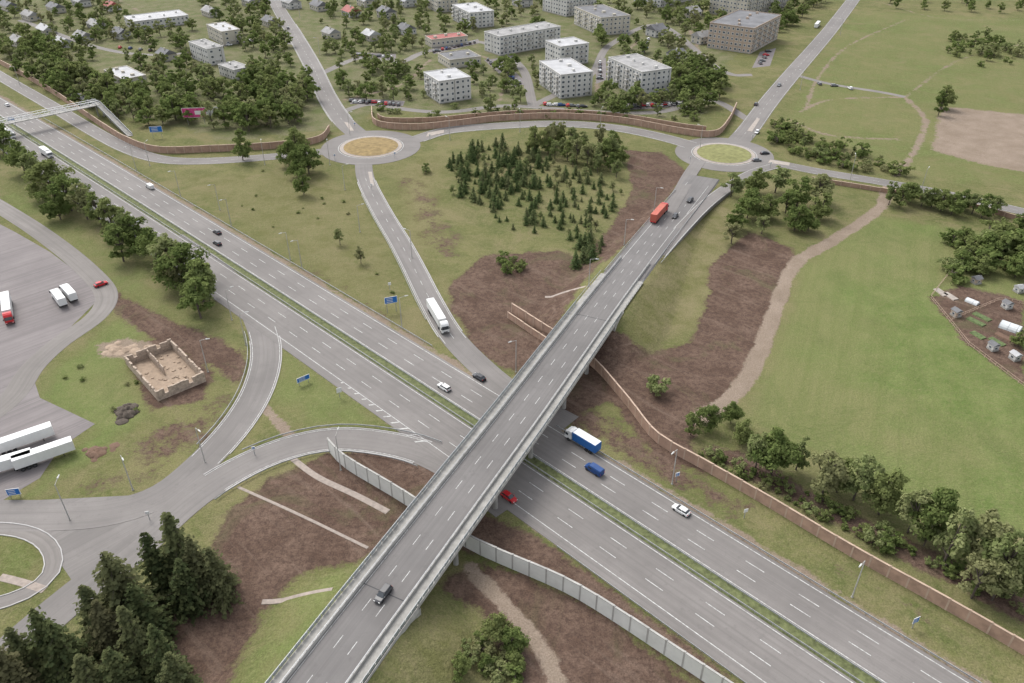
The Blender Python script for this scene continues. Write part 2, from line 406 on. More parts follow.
# ================= roads =================
def skirt(mb,P,t0,t1,dz,mat=0,depth=.4,**k): mb.sweep(P,[(t1+.15,-depth),(t1,dz),(t0,dz),(t0-.15,-depth)],mat,False,**k)
mb=MB(); skirt(mb,HW,-16.2,-1.6,.10); skirt(mb,HW,1.6,13.9,.10); mb.obj('highway_road',['asphalt'])
mb=MB(); mb.strip(HW,-1.6,1.6,.07,0); 
M['medgrass']=simple('median_grass',(.100,.112,.048),.95,.5,.8); mb.obj('median_grass',['medgrass'])
mk_=MB(); Zm=.135
for t in(2.2,13.0,-2.2,-13.6): mk_.strip(HW,t-.11,t+.11,Zm)
for t in(5.8,9.4,-6.0,-9.8): mk_.dash(HW,t,.2,Zm,4.5,8)
def hatch(P,s0,s1,ta,tb,dz=Zm,stp=3.6):
    n=int((s1-s0)/stp)
    for i in range(n):
        f=i/n; te=ta+(tb-ta)*(1-f)
        if abs(te-ta)<.5: continue
        p0,t=P.at(s0+i*stp); r=Vector((t.y,-t.x,0)); q0,_=P.at(s0+i*stp+abs(te-ta)*.7)
        a=p0+r*ta; b=q0+r*te
        mk_.add([(a+t*0).to_tuple()[:2]+(dz,),(a+t*.55).to_tuple()[:2]+(dz,),(b+t*.55).to_tuple()[:2]+(dz,),(b).to_tuple()[:2]+(dz,)],[(0,1,2,3)])
sg,_=HW.near(G(405,432)); hatch(HW,sg-8,sg+42,-13.8,-16.0)
mk_.obj('road_markings',['paint'])
order=['S4','S3','S2','S1','S5','R11','R6','R5','R3','R2','R1','R4','R8','R10']
mk2=MB()
for i,k_ in enumerate(order):
    P,w=roads[k_]; z=.035+.004*i; m='asphalt_old' if k_[0]=='S' or k_=='R11' else 'asphalt'
    mb=MB(); skirt(mb,P,-w,w,z); mb.obj('road' if k_[0]=='R' else 'street',[m])
    if k_[0]=='R' and k_!='R11':
        zz=.125 if k_ in('R4','R8','R10') else .112
        s0,s1=(0,P.L)
        if k_ in('R1','R2','R3','R4','R5','R6'):
            s0=26 if k_ not in('R1',) else 0; s1=P.L-(26 if k_ in('R1','R3') else 0)
        if k_=='R4': s1=P.near(G(455,340))[0]
        if k_=='R10': s0=P.near(G(425,453))[0]; s1=P.near(G(215,482))[0]
        if k_=='R8': s0=P.near(G(262,330))[0]; s1=P.near(G(205,460))[0]
        for t in(-w+.45,w-.45): mk2.strip(P,t-.09,t+.09,zz,0,s0,s1)
        if k_ in('R1','R2','R3','R4','R5','R6'): mk2.dash(P,0,.16,zz,3,6,0,s0,s1)
mk2.obj('lane_markings',['paint'])
kb=MB()
for k_,a,b in [('R10',(420,452),(215,482)),('R8',(266,340),(215,450)),('R4',(366,182),(450,334)),('R3',(420,139),(690,146)),('R1',(290,25),(342,120))]:
    P,w=roads[k_]; s0=P.near(G(*a))[0]; s1=P.near(G(*b))[0]
    for t in(-w-.1,w+.1): kb.sweep(P,[(t+.14,0),(t+.14,.17),(t-.14,.17),(t-.14,0)],0,True,s0,s1)
kb.obj('kerb',['kerb'])
def disc(mb,c,r0,r1,z0,z1,mat,n=64):
    vs=[];fs=[]
    for i in range(n):
        a=2*math.pi*i/n; vs+=[(c.x+r0*math.cos(a),c.y+r0*math.sin(a),z1),(c.x+r1*math.cos(a),c.y+r1*math.sin(a),z1),(c.x+r1*math.cos(a),c.y+r1*math.sin(a),z0)]
    for i in range(n):
        a=i*3;b=((i+1)%n)*3; fs+=[(a,a+1,b+1,b),(a+1,a+2,b+2,b+1)]
    mb.add(vs,fs,mat,[(p[0]*.7,p[1]*.7) for p in vs])
for i,(c,a,b) in enumerate(RB):
    mb=MB(); disc(mb,c,a-1,b,-.2,.105,0); mb.obj('roundabout_road',['asphalt'])
    ap=1.5
    mb=MB(); disc(mb,c,a-ap,a,.1,.2,0); disc(mb,c,a+.55,a+.8,.111,.113,2); disc(mb,c,a-ap-.3,a-ap,.1,.34,0)
    vs=[(c.x,c.y,1.0)]; n=48
    for rr,zz in((5,.85),(a-ap-.3,.3)):
        for j in range(n): vs.append((c.x+rr*math.cos(2*math.pi*j/n),c.y+rr*math.sin(2*math.pi*j/n),zz))
    fs=[(0,1+j,1+(j+1)%n) for j in range(n)]+[(1+j,1+n+j,1+n+(j+1)%n,1+(j+1)%n) for j in range(n)]
    mb.add(vs,fs,1); mb.obj('roundabout_island',['apron','islandyel' if i==0 else 'islandgr','paint'])
def island(px,z0=.1,name='traffic_island',mat='apron',h=.14):
    pts=[gnd(*p) for p in px]; mb=MB(); n=len(pts)
    mb.add([(p.x,p.y,p.z) for p in pts]+[(p.x,p.y,p.z+z0+h) for p in pts],[tuple(range(n,2*n))]+[(i,(i+1)%n,(i+1)%n+n,i+n) for i in range(n)]); return mb.obj(name,[mat])
island([(344,122),(349,123),(354,131),(350,131)],.02); island([(428,133),(444,130),(444,133),(426,137)],.02)
island([(368,172),(372,172),(374,186),(371,186)],.02); island([(757,118),(760,119),(752,132),(747,131)],.02); island([(770,160),(790,163),(789,166),(768,163)],.02)
def sheet(name,px,z,mat):
    pts=[G(*p) for p in px]; mb=MB(); mb.add([(p.x,p.y,z) for p in pts],[tuple(range(len(pts)))],0,[(p.x*.7+p.y*.7,p.x*.7-p.y*.7) for p in pts]); return mb.obj(name,[mat])
sheet('parking_lot',[(-150,230),(-20,214),(15,232),(50,252),(90,282),(100,298),(80,318),(52,345),(30,368),(40,398),(70,412),(95,424),(60,448),(40,478),(0,502),(-150,505)],.031,'lot')
for q in [[(352,98),(405,101),(403,106),(350,104)],[(484,60),(500,58),(528,84),(514,87)],[(612,104),(690,100),(692,106),(612,111)],[(350,52),(396,54),(396,60),(352,58)],[(430,50),(478,39),(480,43),(434,54)],[(596,60),(606,58),(606,80),(596,84)],[(760,52),(776,48),(770,66),(752,68)]]: sheet('parking_lot',q,.029,'lot')
sheet('paved_apron',[(-100,500),(40,500),(140,495),(205,462),(215,472),(160,522),(110,562),(75,585),(58,560),(55,540),(30,526),(-100,530)],.027,'asphalt')
mb=MB(); P=PX([(-30,528),(20,530),(48,543),(57,565),(40,588),(0,604),(-40,612)]); skirt(mb,P,-1.6,1.6,.075); mb.sweep(P,[(1.9,0),(1.9,.2),(1.65,.2),(1.65,0)],1); mb.sweep(P,[(-1.65,0),(-1.65,.2),(-1.9,.2),(-1.9,0)],1); mb.obj('footpath',['asphalt_old','kerb'])
mb=MB()
for px,w in [([(292,458),(318,478),(350,492),(388,512)],.8),([(262,602),(295,597),(332,590)],.6),([(545,297),(565,292),(590,286)],.6),([(0,577),(22,582),(45,590)],.9),([(238,487),(300,515),(368,548)],.35)]:
    pts=[gnd(*p) for p in px]; P=Path(pts); P.P[:,2]=zg_arr(P.P[:,0],P.P[:,1])+.03; skirt(mb,P,-w,w,.05,depth=.3,step=1.0)
mb.obj('paved_path',['pathc'])
# ================= bridge =================
bz=BR.L
mb=MB()
mb.sweep(BR,[(6.9,-.35),(7.6,-.3),(7.6,0.0),(-7.6,0.0),(-7.6,-.3),(-6.9,-.35)],0,True,sA,sB)
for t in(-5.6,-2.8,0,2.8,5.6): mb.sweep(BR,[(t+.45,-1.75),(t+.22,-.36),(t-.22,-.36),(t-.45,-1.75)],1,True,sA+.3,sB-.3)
bridge=empty('road_bridge')
mb.obj('deck_girders',['concrete_l','concrete_d'],bridge)
mb=MB(); mb.sweep(BR,[(5.0,.0),(5.0,.06),(-5.3,.06),(-5.3,.0)],0,True,0,sB+0.0,2.0); mb.sweep(BR,[(7.4,-.7),(6.6,.06),(-6.6,.06),(-7.4,-.7)],0,False,sB,bz,2.0)
mb.obj('carriageway',['asphalt_br'],bridge)
mb=MB()
for a,b in((-7.45,-5.45),(5.35,7.35)): mb.sweep(BR,[(b,0.0),(b,.2),(a,.2),(a,0)],0,True,0,sB+30,2.0)
mb.sweep(BR,[(7.9,-.9),(7.6,.0),(7.45,.0),(7.45,-.9)],0,True,0,sA,2.0); mb.sweep(BR,[(-7.45,-.9),(-7.45,0),(-7.6,.0),(-7.9,-.9)],0,True,0,sA,2.0)
mb.obj('walkways',['concrete'],bridge)
mb=MB()
for a,b in((-5.42,-5.05),(4.85,5.3)): mb.sweep(BR,[(b,.065),(b-.1,.85),(a+.1,.85),(a,.065)],0,True,0,sB+45,2.0)
mb.sweep(BR,[(7.62,-.55),(7.62,.32),(7.36,.32),(7.36,-.55)],0,True,sA,sB,2.0); mb.sweep(BR,[(-7.36,-.55),(-7.36,.32),(-7.62,.32),(-7.62,-.55)],0,True,sA,sB,2.0)
mb.obj('edge_beams',['concrete_l'],bridge)
mb=MB()
for t in(-7.5,7.5):
    mb.sweep(BR,[(t+.04,1.3),(t+.04,1.38),(t-.04,1.38),(t-.04,1.3)],0,True,20,sB+30,2.0)
    for q in np.arange(sA-60,sB+4,2.0): mb.sweep(BR,[(t+.025,.4),(t+.025,1.22),(t-.025,1.22),(t-.025,.4)],1,True,q+.1,q+1.9,2.0)
    for q in np.arange(20,sB+30,2.0):
        p,d=BR.at(q); r=Vector((d.y,-d.x,0)); w=p+r*t; mb.box(w.x,w.y,w.z+.75,.09,.09,1.25,0)
for t in(-5.22,5.07):
    mb.sweep(BR,[(t+.05,1.15),(t+.05,1.25),(t-.05,1.25),(t-.05,1.15)],0,True,20,sB+45,2.0)
    for q in np.arange(20,sB+45,2.0):
        p,d=BR.at(q); r=Vector((d.y,-d.x,0)); w=p+r*t; mb.box(w.x,w.y,w.z+1.0,.07,.07,.35,0)
mb.obj('railings',['steel','clear'],bridge)
mb=MB()
for t in(-4.75,4.5): mb.strip(BR,t-.08,t+.08,.07,0,0,bz-10,2.0)
mb.dash(BR,1.55,.14,.07,3,6,0,0,bz-25); mb.dash(BR,-1.6,.14,.07,3,6,0,0,bz-25)
mb.obj('bridge_markings',['paint'],bridge)
mb=MB()
for q in (sA,sB): mb.strip(BR,-5,4.8,.074,0,q-.12,q+.12,.4)
mb.obj('expansion_joints',['dark'],bridge)
mb=MB()
for s_ in (sA,sB):
    p,d=BR.at(s_); r=Vector((d.y,-d.x,0)); an=math.atan2(r.y,r.x)
    mb.box(p.x,p.y,p.z/2-1.0,15.3,1.6,p.z-.1,0,an)
    for sg_ in(-1,1):
        back=-1 if s_==sA else 1
        w=p+r*sg_*7.35+d*back*4; mb.box(w.x,w.y,w.z/2-.3,.5,8,w.z,0,an)
sH=BR.near(HW.pos(HW.near(BR.pos((sA+sB)/2))[0]))[0]
for _ in range(6): 
    q=BR.pos(sH); sH=BR.near(HW.pos(HW.near(q)[0]))[0]
for s_ in [sH,sH-19.5,sH+22,sH-19.5-(sH-19.5-sA)*.5,sH+22+(sB-sH-22)*.5]:
    p,d=BR.at(s_); r=Vector((d.y,-d.x,0)); an=math.atan2(r.y,r.x)
    mb.box(p.x,p.y,p.z-2.2,13.2,1.5,.88,0,an)
    for t in(-5,0,5):
        w=p+r*t; mb.cyl((w.x,w.y,-.3),(w.x,w.y,p.z-2.66),.6,.6,14,0)
mb.obj('piers_abutments',['concrete'],bridge)
P=Path([G(652,262,4.6),G(682,228,3.1),G(706,204,1.7),(G(730,186,.7)),G(754,172,.15),G(778,165,.06)])
mb=MB(); skirt(mb,P,-3.0,3.0,.03,depth=1.2); 
for t in(-2.6,2.6): mb.strip(P,t-.09,t+.09,.045,1)
mb.obj('slip_road',['asphalt','paint'])
guardpath=P
P=Path([G(664,218,2.6),G(680,192,1.2),G(690,174,.35),G(700,160,.1)])
mb=MB(); skirt(mb,P,-3.0,3.0,.02,depth=.9); mb.obj('slip_road',['asphalt'])
# ================= guard rails =================
def guard(P,t,s0,s1,z=0,name='guard_rail'):
    mb=MB(); mb.sweep(P,[(t+.05,z+.45),(t+.10,z+.6),(t+.05,z+.78),(t-.05,z+.78),(t-.08,z+.6),(t-.05,z+.45)],0,True,s0,s1,4)
    for q in np.arange(s0,s1,4.0):
        p,d=P.at(q); r=Vector((d.y,-d.x,0)); w=p+r*t; mb.box(w.x,w.y,p.z+z+.34,.1,.1,.7,0)
    return mb.obj(name,['rail'])
guard(HW,1.25,0,HW.L-250,.02); guard(HW,-1.25,0,HW.L-250,.02)
guard(HW,14.2,0,HW.near(G(560,425))[0],.02); guard(HW,15.9,HW.near(G(440,345))[0],HW.near(G(60,115))[0],.02)
guard(HW,-16.6,0,HW.near(G(560,545))[0],.02)
guard(HW,-16.6,HW.near(G(215,285))[0],HW.near(G(0,150))[0],.02)
P,w=roads['R10']; guard(P,w+.9,P.near(G(430,455))[0],P.near(G(250,463))[0])
guard(P,-w-.9,P.near(G(430,455))[0],P.near(G(200,495))[0])
P,w=roads['R4']; guard(P,w+.8,P.near(G(372,195))[0],P.near(G(440,318))[0])
P,w=roads['R8']; guard(P,w+.9,P.near(G(262,330))[0],P.near(G(215,450))[0])
guard(BR,6.9,sB+45,bz-22,-.1); guard(BR,-6.9,sB+32,bz-22,-.1); guard(guardpath,3.2,0,guardpath.L-15,-.05)
# ================= noise barriers =================
def barrier(name,px,h,mat,cap,gap=4.0,th=.28):
    pts=[gnd(*p) for p in px]; P=Path(pts); mb=MB(); q=0
    while q<P.L-.5:
        e=min(P.L,q+gap); zz=h+random.uniform(-.06,.06)
        mb.sweep(P,[(th/2,-.3),(th/2,zz),(-th/2,zz),(-th/2,-.3)],0,True,q+.1,e-.1,4)
        mb.sweep(P,[(th/2+.08,zz),(th/2+.08,zz+.14),(-th/2-.08,zz+.14),(-th/2-.08,zz)],1,True,q+.05,e-.05,4)
        p,d=P.at(q); mb.box(p.x,p.y,p.z+h/2,.35,.35,h+.5,1,math.atan2(d.y,d.x)); q=e
    return mb.obj(name,[mat,cap])
barrier('noise_barrier',[(330,452),(342,466),(372,484),(410,507),(442,530),(466,548),(520,572),(570,594),(620,625),(665,655),(720,692),(790,740)],4.4,'barrier_w','concrete_l')
barrier('noise_barrier',[(512,312),(540,330),(588,362),(612,388),(632,412),(655,442),(690,462),(760,502),(850,556),(950,612),(1024,655),(1120,712)],3.2,'barrier_b','barrier_cap')
barrier('noise_barrier',[(508,318),(536,337),(556,350)],2.2,'barrier_b','barrier_cap')
barrier('noise_barrier',[(372,112),(376,126),(410,130),(450,127),(500,121),(560,119),(620,123),(680,134),(714,137),(728,124),(736,108)],3.2,'barrier_b','barrier_cap')
barrier('noise_barrier',[(378,118),(384,122),(430,122),(500,116),(560,114),(620,118),(680,128),(706,131)],2.4,'barrier_b','barrier_cap')
barrier('noise_barrier',[(-80,22),(0,64),(50,92),(100,126),(128,143),(160,153),(210,152),(270,149),(318,143),(330,131)],3.2,'barrier_b','barrier_cap')
barrier('noise_barrier',[(812,181),(850,187),(905,196),(965,206),(1024,222),(1100,240)],1.8,'barrier_b','barrier_cap')
# ================= trees =================
def leafmesh(c,nrm,sx,sy,rngl):
    n=len(c); nrm=nrm/np.linalg.norm(nrm,axis=1,keepdims=True)
    r=rngl.normal(size=(n,3)); a=np.cross(nrm,r); a/=np.linalg.norm(a,axis=1,keepdims=True); b=np.cross(nrm,a)
    a=a*sx[:,None]; b=b*sy[:,None]
    v=np.stack([c-a-b*.6,c+a-b,c+a*.8+b,c-a*.9+b*.9],1).reshape(-1,3); f=np.arange(n*4).reshape(-1,4); return v,f
def tomesh(name,mb,v,f,mat,bark='bark'):
    n0=len(mb.v); V=mb.v+v.tolist(); Fc=mb.f+(f+n0).tolist()
    me=bpy.data.meshes.new(name); me.from_pydata(V,[],Fc); me.materials.append(M[bark]); me.materials.append(M[mat])
    mi=np.ones(len(Fc),dtype=np.int32); mi[:len(mb.f)]=0; me.polygons.foreach_set('material_index',mi); me.update(); return me
def broadleaf(seed,h=12.,r=4.6,n=3000,mat='leaf',low=.18,leaf=.36,nl=20):
    g=np.random.default_rng(seed); mb=MB(); rd=random.Random(seed)
    lean=Vector((rd.uniform(-.4,.4),rd.uniform(-.4,.4),0))
    mb.cyl((0,0,-.3),tuple(Vector((0,0,h*.45))+lean),.03*h*.7,.018*h*.7,8); mb.cyl(tuple(Vector((0,0,h*.45))+lean),tuple(Vector((0,0,h*.85))+lean*1.4),.018*h*.7,.04,6)
    lobes=[]
    for i in range(nl):
        zt=rd.uniform(low+.08,.95); prof=math.sin(math.pi*min(1,max(.04,(zt-low*.4)/(1.03-low*.4)))**.8)**.6
        an=rd.uniform(0,6.28); rr=r*prof*rd.uniform(.25,.88); R=r*rd.uniform(.20,.38)*(1.0 if zt<.75 else .75)
        c=np.array([rr*math.cos(an),rr*math.sin(an),h*zt]); lobes.append((c,R))
        if i%3==0: mb.cyl((lean.x,lean.y,h*zt*.6),tuple(c),.08+.01*h,.04,5)
    w=np.array([R**2 for _,R in lobes]); w/=w.sum(); pick=g.choice(nl,size=n,p=w)
    C=np.array([c for c,_ in lobes])[pick]; R=np.array([q for _,q in lobes])[pick]
    d=g.normal(size=(n,3)); d/=np.linalg.norm(d,axis=1,keepdims=True); lo_=d[:,2]<-.35; d[lo_,2]*=-.6
    rad=R*(1-np.abs(g.normal(size=n))*.25)*(1+.18*np.sin(d[:,0]*7+pick)+.15*np.sin(d[:,1]*9+pick*2))
    cs=C+d*rad[:,None]*np.array([1,1,.85]); ns=d+g.normal(size=(n,3))*.5+np.array([0,0,.35])
    st=g.random(n)<.10; cs[st]+=d[st]*R[st][:,None]*.28
    sx=g.uniform(.5,1.25,n)*leaf; sy=g.uniform(.5,1.2,n)*leaf
    v,f=leafmesh(cs,ns,sx,sy,g); return tomesh('tree_mesh',mb,v,f,mat)
def spruce(seed,h=12.,r=2.9,mat='needle',dens=1.0,st=.022):
    g=np.random.default_rng(seed); mb=MB(); mb.cyl((0,0,-.3),(0,0,h*.97),.02*h,.03,7)
    cs=[];ns=[];sx=[]; z=h*.04; 
    while z<h*.985:
        f=1-z/h; R=r*(f**.72)*g.uniform(.72,1.2)+.12; nb=max(4,int((5+8*f)*dens)); off=g.uniform(0,6.28)
        for b in range(nb):
            a=off+b*6.283/nb+g.normal()*.2; L=R*g.uniform(.5,1.25); k=max(2,int(L/.26))
            if z<h*.8 and b%4==0: mb.cyl((0,0,z),(L*.8*math.cos(a),L*.8*math.sin(a),z-L*.15),.035,.015,4)
            for j in range(k):
                q=(j+.6)/k*L; zz=z-.36*q+.10*q*q/max(L,.5)+g.normal()*.06; sp=.10+.34*(1-abs(q/L-.55))
                for _ in range(2):
                    s_=g.normal()*sp*.6
                    cs.append((q*math.cos(a)-s_*math.sin(a),q*math.sin(a)+s_*math.cos(a),zz-abs(s_)*.35)); ns.append((math.cos(a)*.5+g.normal()*.4,math.sin(a)*.5+g.normal()*.4,1.+g.normal()*.3)); sx.append(g.uniform(.12,.25))
        z+=h*st+.09
    cs=np.array(cs);ns=np.array(ns);sx=np.array(sx); v,f=leafmesh(cs,ns,sx,sx*g.uniform(.6,1.3,len(sx)),g); return tomesh('spruce_mesh',mb,v,f,mat)
BLm=[broadleaf(10+i,12,3.9+.5*i,3600,'leaf',.12,.27,26+3*i) for i in range(5)]
BIm=[broadleaf(30+i,12,3.1+.4*i,2800,'leaf2',.16+.04*i,.25,24) for i in range(4)]
BUm=[broadleaf(50+i,3.2,2.4,700,'leaf' if i else 'leaf2',.02,.19,13) for i in range(3)]
FBm=[broadleaf(90+i,12,4.3+.6*i,700,'leaf',.06,.56,20) for i in range(3)]
FIm=[broadleaf(95+i,12,4.1,650,'leaf2',.10,.50,18) for i in range(3)]
SPm=[spruce(70+i,12,3.3+.3*i,'needle',1.0,.026) for i in range(3)]
SYm=[spruce(80+i,6,2.0+.25*i,'needle2',.7,.055) for i in range(4)]
kinds={'b':('broadleaf_tree',BLm,12.),'i':('birch_tree',BIm,12.),'u':('bush',BUm,3.2),'s':('spruce_tree',SPm,12.),'y':('young_spruce_tree',SYm,6.),'B':('broadleaf_tree',FBm,12.),'I':('birch_tree',FIm,12.)}
def tree(kind,p,h,wide=1.0):
    nm,ms,bh=kinds[kind]; o=bpy.data.objects.new(nm,random.choice(ms)); scene.collection.objects.link(o)
    s_=h/bh; o.location=(p[0],p[1],zg(p[0],p[1])-.05); o.scale=(s_*wide*random.uniform(.85,1.15),s_*wide*random.uniform(.85,1.15),s_); o.rotation_euler=(random.uniform(-.05,.05),random.uniform(-.05,.05),random.uniform(0,6.28))
def ttop(kind,u,v,h,wide=1.0): tree(kind,G(u,v,h),h,wide)
for i,(u,v) in enumerate([(-22,120),(-6,128),(10,141),(28,155),(44,163),(60,177),(74,186),(90,196),(104,203),(118,212),(132,219),(146,228),(160,237),(176,248),(193,262),(204,272),(52,188),(112,226),(165,255),(190,280)]): ttop('b' if i%3 else 'i',u+random.uniform(-3,3),v-3,random.uniform(12.5,16.5),1.15)
for u,v,h in [(237,129,15),(293,127,15),(285,140,12),(305,146,13),(300,168,12),(296,150,13),(338,228,7),(359,246,7)]: ttop('b' if h>8 else 'i',u,v,h,.95)
for u,v,h in [(735,172,11),(758,168,12),(780,166,12),(803,176,13),(822,174,13),(752,190,12),(742,208,10),(772,195,10),(800,204,11),(826,193,11),(735,222,9),(765,215,8),(790,190,10),(812,212,8)]: ttop('b' if u%3 else 'i',u,v,h,1.25)
for k in range(11): ttop(random.choice('bbi'),895+k*10.5,181+k*1.6+random.uniform(-2,2),random.uniform(8,10.5),1.15)
for u,v,h in [(697,411,8),(714,409,9),(736,404,9),(748,418,8),(764,428,13),(784,424,14),(806,438,13),(834,446,14),(846,462,11),(870,462,14),(896,472,13),(922,488,15),(944,494,15),(966,506,16),(998,522,16),(1018,535,17),(990,552,12),(1012,565,14),(1040,548,16),(934,520,9)]: ttop('b' if u<750 else random.choice('bii'),u+random.uniform(-3,3),v+random.uniform(-6,6),h*random.uniform(.85,1.08),1.0)
for u,v,h in [(497,612,8),(512,628,7),(462,660,4.5),(488,655,4),(516,655,4)]: ttop('b',u,v,h)
for u,v,h,w in [(163,512,21,1),(188,536,17,1.1),(146,532,18,1),(208,545,15,1.1),(104,549,22,1.05),(132,580,17,1.1),(84,582,18,1.1),(28,607,20,1.1),(50,622,18,1.1),(8,628,17,1.1),(148,624,15,1.15),(72,655,14,1.2),(105,650,13,1.2),(-10,650,18,1.1),(122,605,17,1.0),(175,560,14,1.2),(95,600,16,1.1),(165,655,12,1.2)]: ttop('s',u,v,h,w)
def inpoly(px):
    pts=[G(*p) for p in px]; xs_=[p.x for p in pts]; ys_=[p.y for p in pts]
    while True:
        a,b=random.uniform(min(xs_),max(xs_)),random.uniform(min(ys_),max(ys_)); ins=False
        for i in range(len(pts)):
            p,q=pts[i],pts[i-1]
            if (p.y>b)!=(q.y>b) and a<(q.x-p.x)*(b-p.y)/(q.y-p.y)+p.x: ins=not ins
        if ins: return a,b
BLD=[]
def scatter(px,n,kind,h0,h1,wide=1.0,mar=1.5,md=0):
    got=[]; tries=0
    while len(got)<n and tries<n*12:
        tries+=1; a,b=inpoly(px)
        if on_road(a,b,mar): continue
        if any(math.hypot(a-c[0],b-c[1])<c[2] for c in BLD): continue
        if md and any(math.hypot(a-c[0],b-c[1])<md for c in got): continue
        got.append((a,b)); tree(random.choice(kind),(a,b),random.uniform(h0,h1),wide)
# ================= buildings =================
def building(name,L,C,R,h,st,wall,roof,gable=False,balc=False,dmin=9.,dmax=75.):
    c=G(*C); a=G(*L)-c; b=G(*R)-c
    if b.length>=a.length: ex=b.normalized(); ey=Vector((-ex.y,ex.x,0)); ey*= (1 if ey.dot(a)>0 else -1); lx=b.length; ly=max(dmin,abs(a.dot(ey)))
    else: ey=a.normalized(); ex=Vector((ey.y,-ey.x,0)); ex*=(1 if ex.dot(b)>0 else -1); ly=a.length; lx=max(dmin,abs(b.dot(ex)))
    lx=min(lx,dmax);ly=min(ly,dmax*.8)
    mw=Matrix(((ex.x,ey.x,0,c.x),(ex.y,ey.y,0,c.y),(0,0,1,0),(0,0,0,1)))
    e=empty(name,Matrix.Translation(c))
    nseg=max(1,int(max(lx,ly)/12))
    for i in range(nseg):
        f=(i+.5)/nseg; q=c+(ex*lx*f+ey*ly/2 if lx>ly else ex*lx/2+ey*ly*f); BLD.append((q.x,q.y,min(lx,ly)/2+4))
    def T(mb):
        mb.v=[tuple(mw@Vector(p)-c) for p in mb.v]; return mb
    w=MB(); w.box(lx/2,ly/2,h/2-.2,lx,ly,h+.4,0); w.box(lx/2,ly/2,.25,lx+.12,ly+.12,.7,1)
    if st>1:
        for (ax,ln,off) in((0,lx,0),(0,lx,ly),(1,ly,0),(1,ly,lx)):
            for i in range(1,int(ln/9.3)+1):
                t=i*9.3
                if t>ln-1: continue
                if ax==0: w.box(t,off,h/2,.5,.16,h-.2,1)
                else: w.box(off,t,h/2,.16,.5,h-.2,1)
    T(w).obj('walls',[wall,'concrete'],e)
    r=MB()
    if gable:
        o_=.5 if dmin>5 else .25; rz=h+min(lx,ly)*.32
        if lx>=ly: vs=[(-o_,-o_,h),(lx+o_,-o_,h),(lx+o_,ly+o_,h),(-o_,ly+o_,h),(-o_,ly/2,rz),(lx+o_,ly/2,rz)]; fs=[(0,1,5,4),(2,3,4,5),(0,4,3),(1,2,5),(3,2,1,0)]
        else: vs=[(-o_,-o_,h),(lx+o_,-o_,h),(lx+o_,ly+o_,h),(-o_,ly+o_,h),(lx/2,-o_,rz),(lx/2,ly+o_,rz)]; fs=[(0,4,5,3),(1,2,5,4),(0,1,4),(2,3,5),(3,2,1,0)]
        r.add(vs,fs,0)
        if dmin>5: r.box(lx*.4,ly*.4,rz,.8,.8,1.6,1)
    else:
        r.box(lx/2,ly/2,h+.28,lx-.5,ly-.5,.12,0)
        for q in [(lx/2,0,lx+.3,.35),(lx/2,ly,lx+.3,.35)]: r.box(q[0],q[1],h+.45,q[2],q[3],.5,1)
        for q in [(0,ly/2,.35,ly-.36),(lx,ly/2,.35,ly-.36)]: r.box(q[0],q[1],h+.44,q[2],q[3],.48,1)
        nv=max(2,int(max(lx,ly)/9))
        for i in range(nv):
            f=(i+.5)/nv; X_,Y_=(lx*f,ly*random.uniform(.35,.65)) if lx>ly else (lx*random.uniform(.35,.65),ly*f)
            r.box(X_,Y_,h+.95,random.uniform(1,2.4),random.uniform(1,2.0),1.3,1)
    T(r).obj('roof',[roof,wall],e)
    g=MB(); fr=MB(); bl=MB(); sh=h/st; wk=1.0 if dmin>5 else .5
    for (ax,ln,fx) in((0,lx,-1),(0,lx,1),(1,ly,-1),(1,ly,1)):
        nc=max(2 if dmin>5 else 1,int(ln/3.1)); off=0 if fx<0 else (ly if ax==0 else lx); long=ln>=max(lx,ly)-.1
        if st>1 and not long and ln<16: nc=2
        for s_ in range(st):
            z=(s_+.55)*sh
            for i in range(nc):
                t=ln*(i+.5)/nc; wd=(1.15 if (i%3) else 1.6)*wk
                if ax==0: fr.box(t,off,z,wd+.35*wk,.08,1.6*wk,0); g.box(t,off,z,wd,.14,1.25*wk,0)
                else: fr.box(off,t,z,.08,wd+.35*wk,1.6*wk,0); g.box(off,t,z,.14,wd,1.25*wk,0)
                if balc and long and i%3==1 and s_>0:
                    if ax==0: bl.box(t,off+fx*.65,z-.9,2.9,1.2,1.1,0)
                    else: bl.box(off+fx*.65,t,z-.9,1.2,2.9,1.1,0)
        if st>1 and ax==0:
            for i in range(1,nc,4): bl.box(ln*i/nc,off+fx*.8,2.7,2.4,1.4,.2,0)
    T(g).obj('windows',['pane'],e); T(fr).obj('window_frames',['white'],e)
    if bl.v: T(bl).obj('balconies',['concrete_l'],e)
    return e
apt=[((607,82),(640,98),(661,90),14,5,'wallw','roofg'),((539,84),(560,99),(588,93),13,5,'wallw','roofw'),((425,94),(440,104),(471,99),12,4,'wallw','roofw'),
 ((488,50),(500,56),(560,45),12,4,'wallw','roofg'),((546,60),(560,67),(588,63),12,4,'wallw','roofw'),((453,20),(470,29),(491,25),11,4,'wallw','roofw'),((428,8),(438,13),(458,11),9,3,'wallc','roofw'),
 ((722,40),(750,54),(777,39),16,5,'wallb','roofd'),((722,10),(745,20),(790,8),15,5,'wallc','roofg'),((574,24),(600,36),(622,30),12,4,'wallc','roofd'),((548,10),(566,17),(596,12),12,4,'wallw','roofg'),
 ((192,58),(210,66),(224,62),10,3,'wallw','roofg'),((209,38),(224,46),(240,42),9,3,'wallc','roofw'),((126,25),(134,31),(190,24),6,2,'wallw','roofw'),((640,2),(660,8),(700,-2),12,4,'wallw','roofg')]
for a in apt: building('apartment_building',*a,balc=(a[4]>3))
building('shop_building',(436,62),(450,69),(481,65),5,1,'wallc','roofd'); building('shop_building',(424,44),(432,48),(468,44),5,1,'wallc','roofr')
